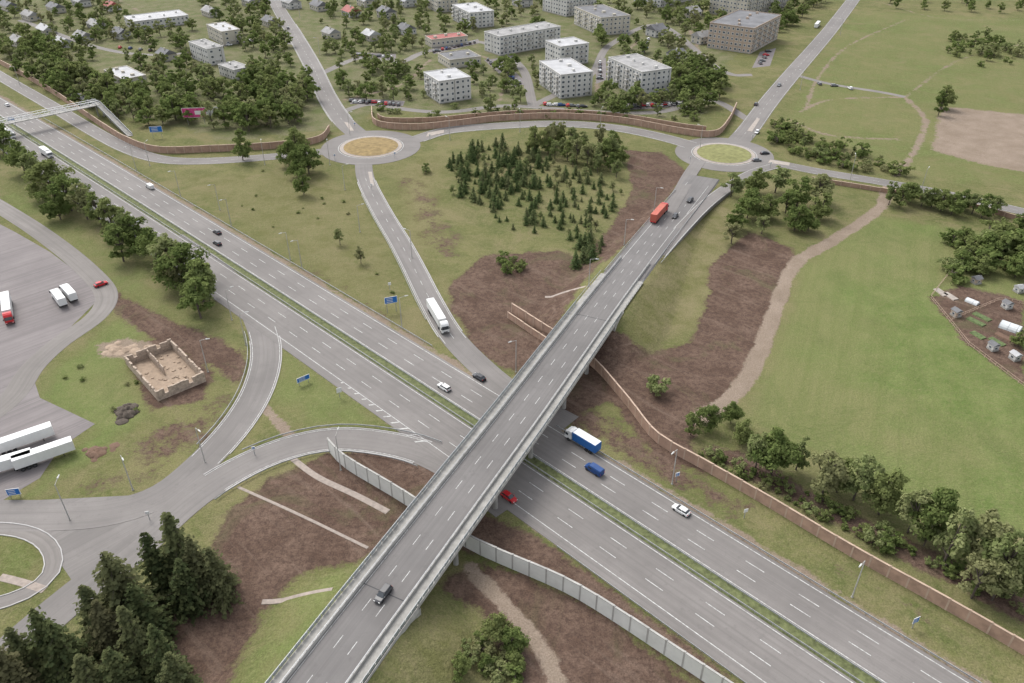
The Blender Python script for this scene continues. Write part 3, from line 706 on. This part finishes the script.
building('shop_building',(220,75),(236,81),(251,77),6,2,'wallw','roofg'); building('shop_building',(106,78),(125,88),(147,83),4.5,1,'wallc','roofw')
for u,v,rm,hh in [(30,22,'roofg',4),(8,12,'roofd',4),(80,8,'roofg',4.5),(165,62,'roofd',4),(290,10,'roofg',5),(250,8,'roofg',5),(330,40,'roofg',4),(385,20,'roofd',5),(350,18,'roofr',4),(700,45,'roofg',5),(520,8,'roofg',5),(62,50,'roofw',4),(45,35,'roofw',3),(95,30,'roofg',3),(405,36,'roofd',4),(675,62,'roofd',4),(370,42,'roofw',4),(110,12,'roofr',4),(18,48,'roofg',4),(55,14,'roofd',4),(82,42,'roofg',3),(270,28,'roofd',4),(365,8,'roofg',5),(405,8,'roofw',5),(318,12,'roofd',4),(120,40,'roofd',4),(210,18,'roofg',4),(655,38,'roofd',5),(690,20,'roofg',5)]:
    building('house',(u-8,v-3),(u,v),(u+11,v-2),hh,1 if hh<5 else 2,random.choice(['wallw','wallc']),rm,True)
for u,v in [(1018,294),(955,318),(1006,310),(992,352),(975,285),(1014,362)]: building('garden_shed',(u-4,v-2),(u,v),(u+6,v-1),2.0,1,random.choice(['wallw','wallw','wallb']),random.choice(['roofd','roofw']),True,dmin=2.4,dmax=4.2)
def fence(px,h=1.3):
    P=Path([gnd(*p) for p in px],False); mb=MB()
    for z in(.4,h-.15): mb.sweep(P,[(.03,z),(.03,z+.08),(-.03,z+.08),(-.03,z)],0,True)
    for q in np.arange(0,P.L,2.2): p=P.pos(q); mb.box(p.x,p.y,h/2,.12,.12,h,0)
    mb.obj('garden_fence',['barrier_cap'])
fence([(930,298),(952,270),(1000,262),(1040,270)]); fence([(930,298),(968,345),(1030,392)]); fence([(952,320),(1000,300),(1030,306)])
def ruin():
    c=G(158,401); b=G(206,381)-c; a=G(139,361)-c; ex=b.normalized(); ey=Vector((-ex.y,ex.x,0)); lx=b.length; ly=abs(a.dot(ey)); e=empty('ruined_building',Matrix.Translation(c))
    mb=MB(); 
    def wall(p,q,t=.5):
        p=Vector(p);q=Vector(q); L=(q-p).length; n=max(2,int(L/1.1)); d=(q-p)/L
        for i in range(n):
            m=p+d*(i+.5)*L/n; w=ex*m.x+ey*m.y; hh=3.2+random.uniform(-.3,.2)
            if i%6==2: hh-=1.5
            mb.box(w.x,w.y,hh/2,L/n if abs(d.x)>.5 else t,t if abs(d.x)>.5 else L/n,hh,0,math.atan2(ex.y,ex.x))
    wall((0,0),(lx,0));wall((0,ly),(lx,ly));wall((0.26,.5),(0.26,ly-.5));wall((lx-.26,.5),(lx-.26,ly-.5));wall((lx*.46,ly*.45),(lx*.46,ly-.5),.3)
    mb.obj('brick_walls',['wallbr'],e)
    f=MB(); q=[ex*.2+ey*.2,ex*(lx-.2)+ey*.2,ex*(lx-.2)+ey*(ly-.2),ex*.2+ey*(ly-.2)]; f.add([(p.x,p.y,.05) for p in q],[(0,1,2,3)]); 
    for i in range(26):
        w=ex*random.uniform(1,lx-1)+ey*random.uniform(1,ly-1); f.box(w.x,w.y,.12,random.uniform(.3,1.1),random.uniform(.3,.8),.25,0,random.uniform(0,3))
    f.obj('floor_rubble',['tan'],e)
ruin()
def heap(name,u,v,r,h,mat):
    c=G(u,v); mb=MB(); n=14
    for j in range(22):
        ox,oy=random.gauss(0,r*.34),random.gauss(0,r*.28); rr=r*random.uniform(.2,.4); hh=h*random.uniform(.4,1)*math.exp(-(ox*ox+oy*oy)/(r*r)*1.2); rings=[]
        for k in range(4):
            f=k/3; rings.append([(c.x+ox+(rr*(1-f**1.5)+.02)*math.cos(t)*random.uniform(.8,1.2),c.y+oy+(rr*(1-f**1.5)+.02)*math.sin(t)*random.uniform(.8,1.2),-.05+hh*f) for t in [6.283*i/n for i in range(n)]])
        mb.loft(rings,0)
    mb.obj(name,[mat],None,True)
heap('soil_heap',152,350,4,1.3,'tan'); heap('soil_heap',118,350,5,1.1,'tan'); heap('brush_pile',127,413,5,1.8,'bark'); heap('soil_heap',98,452,4,.8,'soil')
def greenhouse(p0,p1,w=6):
    P=Path([G(*p0),G(*p1)],False); mb=MB(); prof=[(w/2*math.cos(t),w*.45*math.sin(t)) for t in np.linspace(0,math.pi,9)]; mb.sweep(P,prof,0,True,None,None,2.5); 
    for q in np.arange(0,P.L,2.5): mb.sweep(P,[(a*1.02,b*1.02) for a,b in prof],1,False,q,q+.12,.12)
    mb.obj('greenhouse',['poly','steel'])
greenhouse((1000,325),(1020,332),4); greenhouse((966,300),(978,305),2.4)
for a,b,m_ in [((936,289),(946,296),'apron'),((945,293),(956,300),'apron'),((968,318),(984,326),'bed'),((974,313),(990,321),'bed'),((990,338),(1004,346),'bed'),((996,333),(1012,341),'soil'),((972,332),(984,339),'bed')]:
    mb=MB(); P=Path([G(*a),G(*b)],False); mb.sweep(P,[(1.2,0),(1,.3),(-1,.3),(-1.2,0)],0); mb.obj('garden_bed',[m_])
# ============ vegetation scatter ============
scatter([(215,100),(258,76),(315,88),(315,120),(262,134),(215,130)],50,'BBI',10,14,1.05,1,4)
scatter([(95,88),(132,84),(152,102),(150,132),(110,120)],24,'BBI',9,13,1.05,1,4)
scatter([(150,80),(215,80),(215,128),(165,132)],28,'BII',9,14,1.1,1,5)
scatter([(0,45),(50,50),(100,92),(95,115),(40,88),(0,66)],46,'BBI',9,14,1.05,1,4)
scatter([(0,0),(120,0),(150,50),(60,70),(0,40)],95,'BI',4,11,1.1,2,5)
scatter([(120,35),(200,30),(195,75),(130,80)],30,'BI',5,11,1.1,2,5)
scatter([(190,0),(280,5),(295,70),(250,80),(235,40)],50,'BI',6,12,1.1,2,5)
scatter([(300,0),(430,0),(430,60),(330,60)],90,'BI',4,11,1.1,2,5)
scatter([(330,60),(420,70),(425,105),(350,102)],34,'BI',4,11,1.1,2,5)
scatter([(430,0),(560,0),(540,30),(440,40)],40,'BI',5,11,1.1,2,5)
scatter([(470,72),(535,62),(540,112),(480,115)],26,'BI',5,11,1.1,2,5)
scatter([(590,100),(660,98),(715,85),(730,100),(680,118),(600,118)],36,'BBI',6,12,1.1,2,4)
scatter([(590,0),(720,15),(730,70),(660,80),(600,50)],90,'BI',5,12,1.1,2,5)
scatter([(660,75),(715,60),(725,90),(670,98)],26,'BBI',8,13,1.1,2,4)
scatter([(780,35),(815,10),(840,0),(790,0),(770,20)],26,'BI',8,12,1.1,2,4)
scatter([(380,108),(700,108),(700,122),(380,116)],34,'u',2,4,1.1,2,4)
scatter([(760,115),(790,130),(880,160),(905,175),(870,178),(780,152)],52,'biuuu',2.5,6,1.2,1,3)
scatter([(940,35),(1024,40),(1024,75),(940,60)],30,'BIu',3,8,1.2,1,5)
scatter([(880,0),(1024,0),(1024,15),(880,8)],14,'B',6,10,1,1,8)
scatter([(930,108),(942,108),(942,130),(930,130)],2,'b',13,14,.9,1,4)
scatter([(980,255),(990,240),(1040,236),(1060,320),(1024,290)],20,'bu',5,9,1.2,1,4)
scatter([(946,268),(975,250),(990,278),(950,282)],9,'bu',4,8,1.2,1,4)
scatter([(1010,345),(1050,340),(1050,385),(1020,372)],6,'bu',3,6,1.2,1,3)
scatter([(940,245),(1024,228),(1024,250),(960,270)],12,'bu',4,8,1.2,1,4)
scatter([(448,165),(478,145),(530,150),(590,165),(622,192),(606,222),(582,250),(545,238),(500,228),(470,205),(452,195)],190,'yyyyyyi',2.2,6.0,1.0,3,2.8)
scatter([(448,165),(478,145),(540,150),(540,190),(470,195)],34,'y',5,8,1.0,3,2.6)
scatter([(525,150),(560,135),(620,150),(626,190),(600,185),(560,165)],28,'iib',8,13,.95,3,4)
scatter([(570,250),(605,232),(600,262),(575,278)],12,'y',3,7,1,3,2.5)
scatter([(500,262),(530,258),(530,272),(505,274)],8,'u',2,4,1,3,2)
scatter([(420,170),(430,172),(428,178),(420,176)],2,'u',3,5,1,2,2)
scatter([(640,395),(665,392),(665,405),(640,405)],1,'u',4,5,1,2,2)
scatter([(870,535),(895,540),(895,552),(870,552)],3,'u',3,4,1,1,2)
scatter([(690,445),(760,470),(1024,600),(1024,615),(760,490),(690,455)],45,'u',.8,2.6,1.2,1,2)
scatter([(60,370),(130,320),(150,400),(100,450),(50,480)],7,'u',.5,1.2,1.3,1,2)
scatter([(470,640),(520,640),(520,683),(440,683)],12,'u',1.5,3,1.2,1,2)
scatter([(160,172),(330,170),(420,330),(250,240)],14,'u',.5,1.2,1.3,1,3)
scatter([(-900,-60),(1900,-60),(1900,-95),(-900,-95)],200,'B',10,16,1.4,1,0)
# ================= vehicles =================
def wheels(mb,xs_,w,r,tw=.25,mat=3):
    for x_ in xs_:
        for s_ in(-1,1):
            mb.cyl((x_,s_*(w/2-tw),r),(x_,s_*(w/2+.02),r),r,r,14,mat); mb.cyl((x_,s_*(w/2+.02),r),(x_,s_*(w/2+.04),r),r*.55,r*.5,10,4)
def car(color,kind=0):
    mb=MB()
    st=[(-2.2,.38,.78,.74),(-2.08,.26,.96,.86),(-1.4,.22,1.0,.9),(0,.2,.96,.91),(1.0,.2,.93,.9),(1.75,.24,.80,.86),(2.12,.3,.66,.76),(2.2,.38,.56,.66)]
    mb.loft([[(x_,-hw_*.92,zb),(x_,-hw_,zb+.14),(x_,-hw_,zt-.16),(x_,-hw_*.86,zt),(x_,hw_*.86,zt),(x_,hw_,zt-.16),(x_,hw_,zb+.14),(x_,hw_*.92,zb)] for x_,zb,zt,hw_ in st],0)
    def ring(x0,x1,w0,w1,z): return [(x0,-w0,z),(x1-.25,-w1,z),(x1,-w1*.8,z),(x1,w1*.8,z),(x1-.25,w1,z),(x0,w0,z)]
    xb=-1.95 if kind==0 else -2.1; xr=-1.5 if kind==0 else -1.95
    mb.loft([ring(xb,1.1,.78,.80,.93),ring(xr,.28,.64,.66,1.40)],1)
    mb.loft([ring(xr-.03,.32,.66,.68,1.385),ring(xr+.1,.18,.58,.58,1.47)],0)
    for x_ in(-.55,.35):
        for s_ in(-1,1): mb.box(x_,s_*.715,1.16,.08,.10,.46,0)
    for s_ in(-1,1):
        mb.box(2.14,s_*.55,.64,.12,.32,.14,2); mb.box(-2.18,s_*.6,.8,.08,.26,.16,5); mb.box(.75,s_*.96,.98,.18,.18,.13,0)
    mb.box(-.6,0,.3,3.6,1.5,.2,4); wheels(mb,(-1.35,1.35),1.78,.33)
    return mb,[color,'glass','lampwhite','tyre','dark','red']
def van(color):
    mb=MB()
    st=[(-2.6,.45,1.85,.9),(-2.5,.35,2.0,.96),(0,.32,2.05,.97),(1.0,.32,2.0,.95),(1.55,.32,1.35,.93),(2.3,.35,1.05,.86),(2.5,.42,.85,.76)]
    mb.loft([[(x_,-hw_*.92,zb),(x_,-hw_,zb+.15),(x_,-hw_*.97,zt-.25),(x_,-hw_*.8,zt),(x_,hw_*.8,zt),(x_,hw_*.97,zt-.25),(x_,hw_,zb+.15),(x_,hw_*.92,zb)] for x_,zb,zt,hw_ in st],0)
    mb.add([(1.05,-.74,1.985),(1.05,.74,1.985),(1.58,.8,1.36),(1.58,-.8,1.36)],[(0,1,2,3)],1)
    for s_ in(-1,1): mb.box(.6,s_*.95,1.45,.9,.06,.45,1); mb.box(2.42,s_*.58,.8,.14,.3,.16,2); mb.box(-2.58,s_*.78,1.0,.06,.14,.4,5)
    wheels(mb,(-1.5,1.6),1.94,.36); return mb,[color,'glass','lampwhite','tyre','dark','red']
def cab(mb,x0,c=0,h=3.4):
    prof=[(-1.1,.9),(1.0,.6),(1.15,.8),(1.12,1.7),(.85,2.9),(.5,h),(-.2,h+.35),(-1.1,h+.35)]
    mb.loft([[(x0+x_,y_,z_) for x_,z_ in prof] for y_ in(-1.22,1.22)],c)
    mb.add([(x0+1.135,-1.1,1.75),(x0+1.135,1.1,1.75),(x0+.885,1.1,2.8),(x0+.885,-1.1,2.8)],[(0,1,2,3)],1)
    for s_ in(-1,1): mb.box(x0+.45,s_*1.23,2.1,.9,.05,.75,1); mb.box(x0+1.1,s_*1.35,2.2,.15,.22,.6,4); mb.box(x0+1.12,s_*.95,.9,.1,.35,.2,2)
    mb.box(x0+1.1,0,.95,.12,1.2,.35,4)
def semi(cabc,boxc):
    mb=MB(); cab(mb,7.2); mb.cbox(-1.6,0,2.58,13.6,2.52,2.85,6,.06); mb.box(-1.6,0,1.05,13.2,1.6,.2,4); mb.box(5.5,0,.95,4.6,1.0,.25,4)
    for q in np.arange(-8.2,5.1,1.1): 
        for s_ in(-1,1): mb.box(q,s_*1.265,2.55,.07,.03,2.6,4 if boxc!='white' else 6)
    for s_ in(-1,1): mb.box(-1.0,s_*1.15,.85,4.5,.06,.5,4)
    mb.box(-8.36,0,1.0,.1,2.3,.3,5); wheels(mb,(-6.8,-5.5,-4.2,4.4,7.4),2.5,.5,.35); return mb,[cabc,'glass','lampwhite','tyre','dark','red',boxc]
def trailer(c):
    mb=MB(); mb.cbox(0,0,2.58,13.6,2.52,2.85,6,.06); mb.box(0,0,1.05,13.2,1.6,.2,4)
    for s_ in(-1,1): mb.box(4,s_*.8,.5,.15,.15,1.0,4)
    wheels(mb,(-5.2,-3.9,-2.6),2.5,.5,.35); return mb,[c,'glass','lampwhite','tyre','dark','red',c]
def boxtruck(cabc,c,top):
    mb=MB(); cab(mb,4.1,0,2.9); mb.cbox(-1.1,0,2.3,7.6,2.5,2.5,6,.06); mb.box(-1.1,0,3.57,7.4,2.36,.06,7); mb.box(0,0,.9,9,1.0,.25,4)
    wheels(mb,(-3.2,-2.0,3.9),2.5,.5,.35); return mb,[cabc,'glass','lampwhite','tyre','dark','red',c,top]
def bus(c):
    mb=MB(); mb.cbox(0,0,1.8,12,2.5,2.8,0,.18)
    for s_ in(-1,1):
        for i in range(8): mb.box(-4.9+i*1.35,s_*1.25,2.2,1.2,.06,.9,1)
    mb.box(6.0,0,2.0,.06,2.2,1.5,1); mb.box(0,0,3.3,3,1.6,.3,0); wheels(mb,(-3.6,3.8),2.5,.5,.35); return mb,[c,'glass','lampwhite','tyre','dark','red']
def placev(name,mbm,u,v,P=None,dr=1,ang=None,z=0,ahead=None,sc=1.0):
    mb,mats=mbm; p=G(u,v,z+.6)
    if P is not None:
        s_,_=P.near(p); q,t=P.at(s_)
        if P is BR: 
            for _ in range(4): p=G(u,v,q.z+.6); s_,_=P.near(p); q,t=P.at(s_)
            z=q.z
        ang=math.atan2(t.y,t.x)+(0 if dr>0 else math.pi)
        q2,_=P.at(min(P.L,s_+3)); sl=(q2.z-q.z)/3*dr
    else:
        sl=0
        if ahead: d=G(*ahead)-G(u,v); ang=math.atan2(d.y,d.x)
    mw=Matrix.Translation((p.x,p.y,z+(.10 if P is not BR else .07)))@Matrix.Rotation(ang,4,'Z')@Matrix.Rotation(-math.atan(sl),4,'Y')@Matrix.Scale(sc,4)
    return mb.obj(name,mats,None,False,mw)
placev('box_truck',boxtruck('white','blue','white'),583,444,HW,1)
placev('van',van('navy'),594,470,HW,1)
placev('car',car('white'),681,510,HW,1)
placev('car',car('red'),509,497,HW,-1)
placev('car',car('white',1),444,387,HW,1)
placev('car',car('black'),479,377,HW,1)
placev('semi_truck',semi('white','white'),438,320,roads['R4'][0],1)
placev('car',car('black',1),383,594,BR,-1)
placev('semi_truck',semi('red','orange'),659,216,BR,1)
placev('car',car('black'),675,216,BR,-1); placev('car',car('black'),690,200,guardpath,-1,z=1.6)
placev('van',van('white'),150,187,HW,1); placev('car',car('black'),217,232,HW,1); placev('car',car('black',1),217,243,HW,1)
placev('box_truck',boxtruck('white','white','white'),47,155,HW,-1); placev('box_truck',boxtruck('white','white','white'),10,136,HW,-1)
placev('car',car('white'),7,105,HW,1)
placev('car',car('black'),756,104,roads['R5'][0],1); placev('bus',bus('white'),817,26,roads['R5'][0],1); placev('car',car('white'),757,132,roads['R5'][0],-1)
placev('car',car('black'),765,153,None,ang=.2); placev('car',car('grey'),757,160,None,ang=.1); placev('car',car('grey'),779,85,roads['R5'][0],-1)
placev('car',car('black'),318,88,roads['R1'][0],1); placev('car',car('grey'),288,28,roads['R1'][0],-1)
placev('semi_truck',semi('red','white'),9,312,None,ahead=(11,330)); placev('box_truck',boxtruck('white','white','white'),60,301,None,ahead=(54,293)); placev('box_truck',boxtruck('white','white','white'),70,296,None,ahead=(62,287))
placev('parked_trailer',trailer('white'),4,470,None,ahead=(-6,473)); placev('parked_trailer',trailer('white'),26,444,None,ahead=(52,435)); placev('parked_trailer',trailer('white'),46,459,None,ahead=(72,450))
placev('parked_car',car('red'),101,284,None,ang=.8)
cols=['white','grey','black','red','navy','grey','white']
for (a,b,n) in [((352,101),(402,104),13),((488,60),(522,84),12),((355,55),(395,57),10),((614,107),(690,103),18),((545,104),(590,106),8),((434,51),(478,41),11),((640,60),(650,35),6),((250,40),(210,50),4),((150,50),(110,46),4),((600,62),(600,80),7),((768,52),(758,66),5),((700,78),(720,70),4),((820,84),(870,90),3)]:
    for i in range(n):
        f=(i+random.uniform(-.2,.2))/n; u=a[0]+(b[0]-a[0])*f; v=a[1]+(b[1]-a[1])*f; placev('parked_car',car(random.choice(cols),random.choice([0,1])),u,v+random.uniform(-.6,.6),None,ang=random.choice([.1,1.6,1.7]))
# ================= street furniture =================
def lamp(u,v,P=None,h=11,two=False,pos=None):
    p=gnd(u,v) if pos is None else pos; mb=MB(); d=Vector((0,-1,0))
    if P is not None:
        s_,_=P.near(p); q,t=P.at(s_); d=Vector((q.x-p.x,q.y-p.y,0)); d=d.normalized() if d.length>.5 else Vector((t.y,-t.x,0))
    mb.cyl((0,0,0),(0,0,.9),.17,.16,8,0); mb.cyl((0,0,.9),(0,0,h),.14,.09,8,0)
    for sg_ in((1,-1) if two else (1,)):
        e=d*sg_; mb.cyl((0,0,h-.05),(e.x*1.8,e.y*1.8,h+.35),.07,.06,6,0); mb.cyl((e.x*1.7,e.y*1.7,h+.35),(e.x*2.8,e.y*2.8,h+.42),.2,.12,6,1)
    mb.cyl((0,0,-.3),(0,0,.15),.28,.28,10,2)
    mb.obj('street_lamp',['concrete_l','lampwhite','concrete'],None,False,Matrix.Translation(p))
for u,v,P in [(302,268,HW),(402,328,roads['R4'][0]),(672,484,HW),(852,597,HW),(133,490,roads['R8'][0]),(246,345,roads['R8'][0]),(220,210,HW),(412,258,roads['R4'][0]),(341,470,roads['R10'][0]),(516,372,roads['R4'][0]),(208,372,roads['R8'][0]),(232,320,HW),(600,130,roads['R3'][0]),(520,132,roads['R3'][0]),(450,140,roads['R3'][0]),(330,165,roads['R2'][0]),(265,165,roads['R2'][0]),(320,55,roads['R1'][0]),(300,18,roads['R1'][0]),(800,90,roads['R5'][0]),(840,35,roads['R5'][0]),(700,148,roads['R3'][0]),(850,180,roads['R6'][0]),(920,194,roads['R6'][0]),(20,85,roads['R2'][0]),(150,166,roads['R2'][0]),(205,462,roads['R10'][0]),(70,520,roads['R8'][0]),(350,135,roads['R1'][0]),(360,232,roads['R4'][0]),(345,190,roads['R4'][0])]: lamp(u,v,P)
for k in range(3): p,t=BR.at(sB+20+k*38); r=Vector((t.y,-t.x,0)); q=p+r*-8.2; q.z=zg(q.x,q.y); lamp(0,0,BR,10,False,q)
s_=HW.near(G(672,484))[0]
for k in range(4,8): p,t=HW.at(s_+k*42); r=Vector((t.y,-t.x,0)); lamp(0,0,HW,11,False,p+r*17.2)
for k in range(5):
    p,t=HW.at(HW.near(G(215,285))[0]+k*42); r=Vector((t.y,-t.x,0)); lamp(0,0,HW,11,False,p-r*18)
def post_sign(name,u,v,w,h,z,mat,two=True,ang=0,panel2='white'):
    p=gnd(u,v); mb=MB()
    for x_ in((-w*.35,w*.35) if two else (0,)): mb.cyl((x_,0,0),(x_,0,z+h*.9),.09,.09,8,0)
    mb.box(0,-.14,z+h/2,w,.08,h,2); mb.box(0,-.19,z+h/2,w-.3,.04,h-.3,1)
    if mat=='signblue':
        for k in range(3): mb.box(-w*.1,-.22,z+h*(.25+.25*k),w*.5,.02,h*.08,2)
    elif mat=='pink': mb.box(w*.2,-.22,z+h*.5,w*.35,.02,h*.4,2)
    mb.obj(name,['steel',mat,panel2],None,False,Matrix.Translation(p)@Matrix.Rotation(ang,4,'Z'))
post_sign('direction_sign',392,312,4.2,2.4,3.4,'signblue',True,.35); post_sign('direction_sign',158,138,6,3,3,'signblue',True,.2)
post_sign('billboard',197,125,12,5,4,'pink',True,.1); post_sign('billboard',214,122,7,4,3.5,'white',True,.8)
post_sign('direction_sign',304,384,4,1.6,1.2,'signblue',True,.7); post_sign('warning_sign',676,482,1.2,1.2,2,'signblue',False,.4); post_sign('direction_sign',912,628,1.6,1.6,1.8,'signblue',False,.4)
post_sign('direction_sign',15,130,3,1.6,5,'signblue',True,.4); post_sign('direction_sign',340,398,1.4,1.6,2,'white',False,.5)
post_sign('warning_sign',744,518,1,1,2,'white',False,.3); post_sign('warning_sign',390,290,1,1,2,'white',False,.3); post_sign('direction_sign',16,497,3,2,.8,'signblue',True,.2)
for u,v in [(335,160),(355,128),(395,158),(690,162),(752,140),(770,168),(430,140),(372,190),(255,455),(150,520)]: post_sign('road_sign',u,v,.9,.9,2,'signblue' if u%2 else 'white',False,.2)
def footbridge():
    e=empty('pedestrian_bridge'); z=6.6; P=Path([G(-60,137,z),G(98,104,z)],False); mb=MB(); mb.sweep(P,[(1.8,-.4),(1.8,0),(-1.8,0),(-1.8,-.4)],0); 
    for t in(-1.75,1.75):
        for zz in(1.0,2.2): mb.sweep(P,[(t+.12,zz),(t+.12,zz+.2),(t-.12,zz+.2),(t-.12,zz)],1)
        k=0
        for q in np.arange(0,P.L-3,3.0):
            a,d=P.at(q);b,_=P.at(q+3); r=Vector((d.y,-d.x,0))*t; a=a+r;b=b+r
            mb.cyl((a.x,a.y,a.z),(a.x,a.y,a.z+2.3),.09,.09,5,1); z0,z1=(0,2.2) if k%2 else (2.2,0); mb.cyl((a.x,a.y,a.z+z0),(b.x,b.y,b.z+z1),.07,.07,5,1); k+=1
    for u,v in[(98,104),(-5,125)]:
        p=G(u,v,z); 
        for o in(-1.5,1.5): mb.cyl((p.x+o,p.y,-.2),(p.x+o,p.y,z-.4),.35,.35,10,0)
    mb.obj('truss_span',['concrete_l','white'],e)
    mb=MB(); a=G(98,104,z); c=G(130,136,.2)
    for s_,t_ in((a,c),(a,G(72,94,.3))):
        P=Path([s_,t_],False); mb.sweep(P,[(1.4,-.3),(1.4,0),(-1.4,0),(-1.4,-.3)],0)
        for t in(-1.4,1.4): mb.sweep(P,[(t+.06,1.0),(t+.06,1.12),(t-.06,1.12),(t-.06,1.0)],1); mb.sweep(P,[(t+.03,.1),(t+.03,.95),(t-.03,.95),(t-.03,.1)],1)
        for q in np.arange(1,P.L,1.5):
            p,d=P.at(q); mb.box(p.x,p.y,p.z+.06,2.5,.5,.12,0,math.atan2(d.y,d.x)+math.pi/2)
        for f in(.35,.65): p=P.pos(P.L*f); mb.cyl((p.x,p.y,-.2),(p.x,p.y,p.z-.3),.25,.25,8,0)
    mb.obj('stairs',['concrete','steel'],e)
footbridge()
# ================= light, sky, camera =================
w=bpy.data.worlds.new('World'); scene.world=w; w.use_nodes=True; nt=w.node_tree; bg=nt.nodes['Background']
sky=nt.nodes.new('ShaderNodeTexSky'); sky.sky_type='NISHITA'; sky.sun_disc=False; el,az=math.radians(52),math.radians(-40)
sky.sun_elevation=el; sky.sun_rotation=az; sky.dust_density=3.0; sky.ozone_density=.6; sky.altitude=100
hs=nt.nodes.new('ShaderNodeHueSaturation'); hs.inputs['Saturation'].default_value=.25; hs.inputs['Value'].default_value=2.3
nt.links.new(sky.outputs[0],hs.inputs['Color']); nt.links.new(hs.outputs[0],bg.inputs[0]); bg.inputs[1].default_value=.15
sd=bpy.data.lights.new('sun','SUN'); sd.energy=2.0; sd.angle=math.radians(25); sd.color=(1,.97,.92)
so=bpy.data.objects.new('sun',sd); scene.collection.objects.link(so)
sv=Vector((math.sin(az)*math.cos(el),math.cos(az)*math.cos(el),math.sin(el))); so.rotation_euler=(-sv).to_track_quat('-Z','Y').to_euler(); so.location=(0,0,300)
cd=bpy.data.cameras.new('camera'); cd.lens=28; cd.sensor_width=36; cd.clip_end=40000; cd.clip_start=1
co=bpy.data.objects.new('camera',cd); scene.collection.objects.link(co); co.location=(0,0,H); co.rotation_euler=(math.pi/2-PT,0,0); scene.camera=co
scene.view_settings.view_transform='Standard'; scene.view_settings.look='None'; scene.view_settings.exposure=0
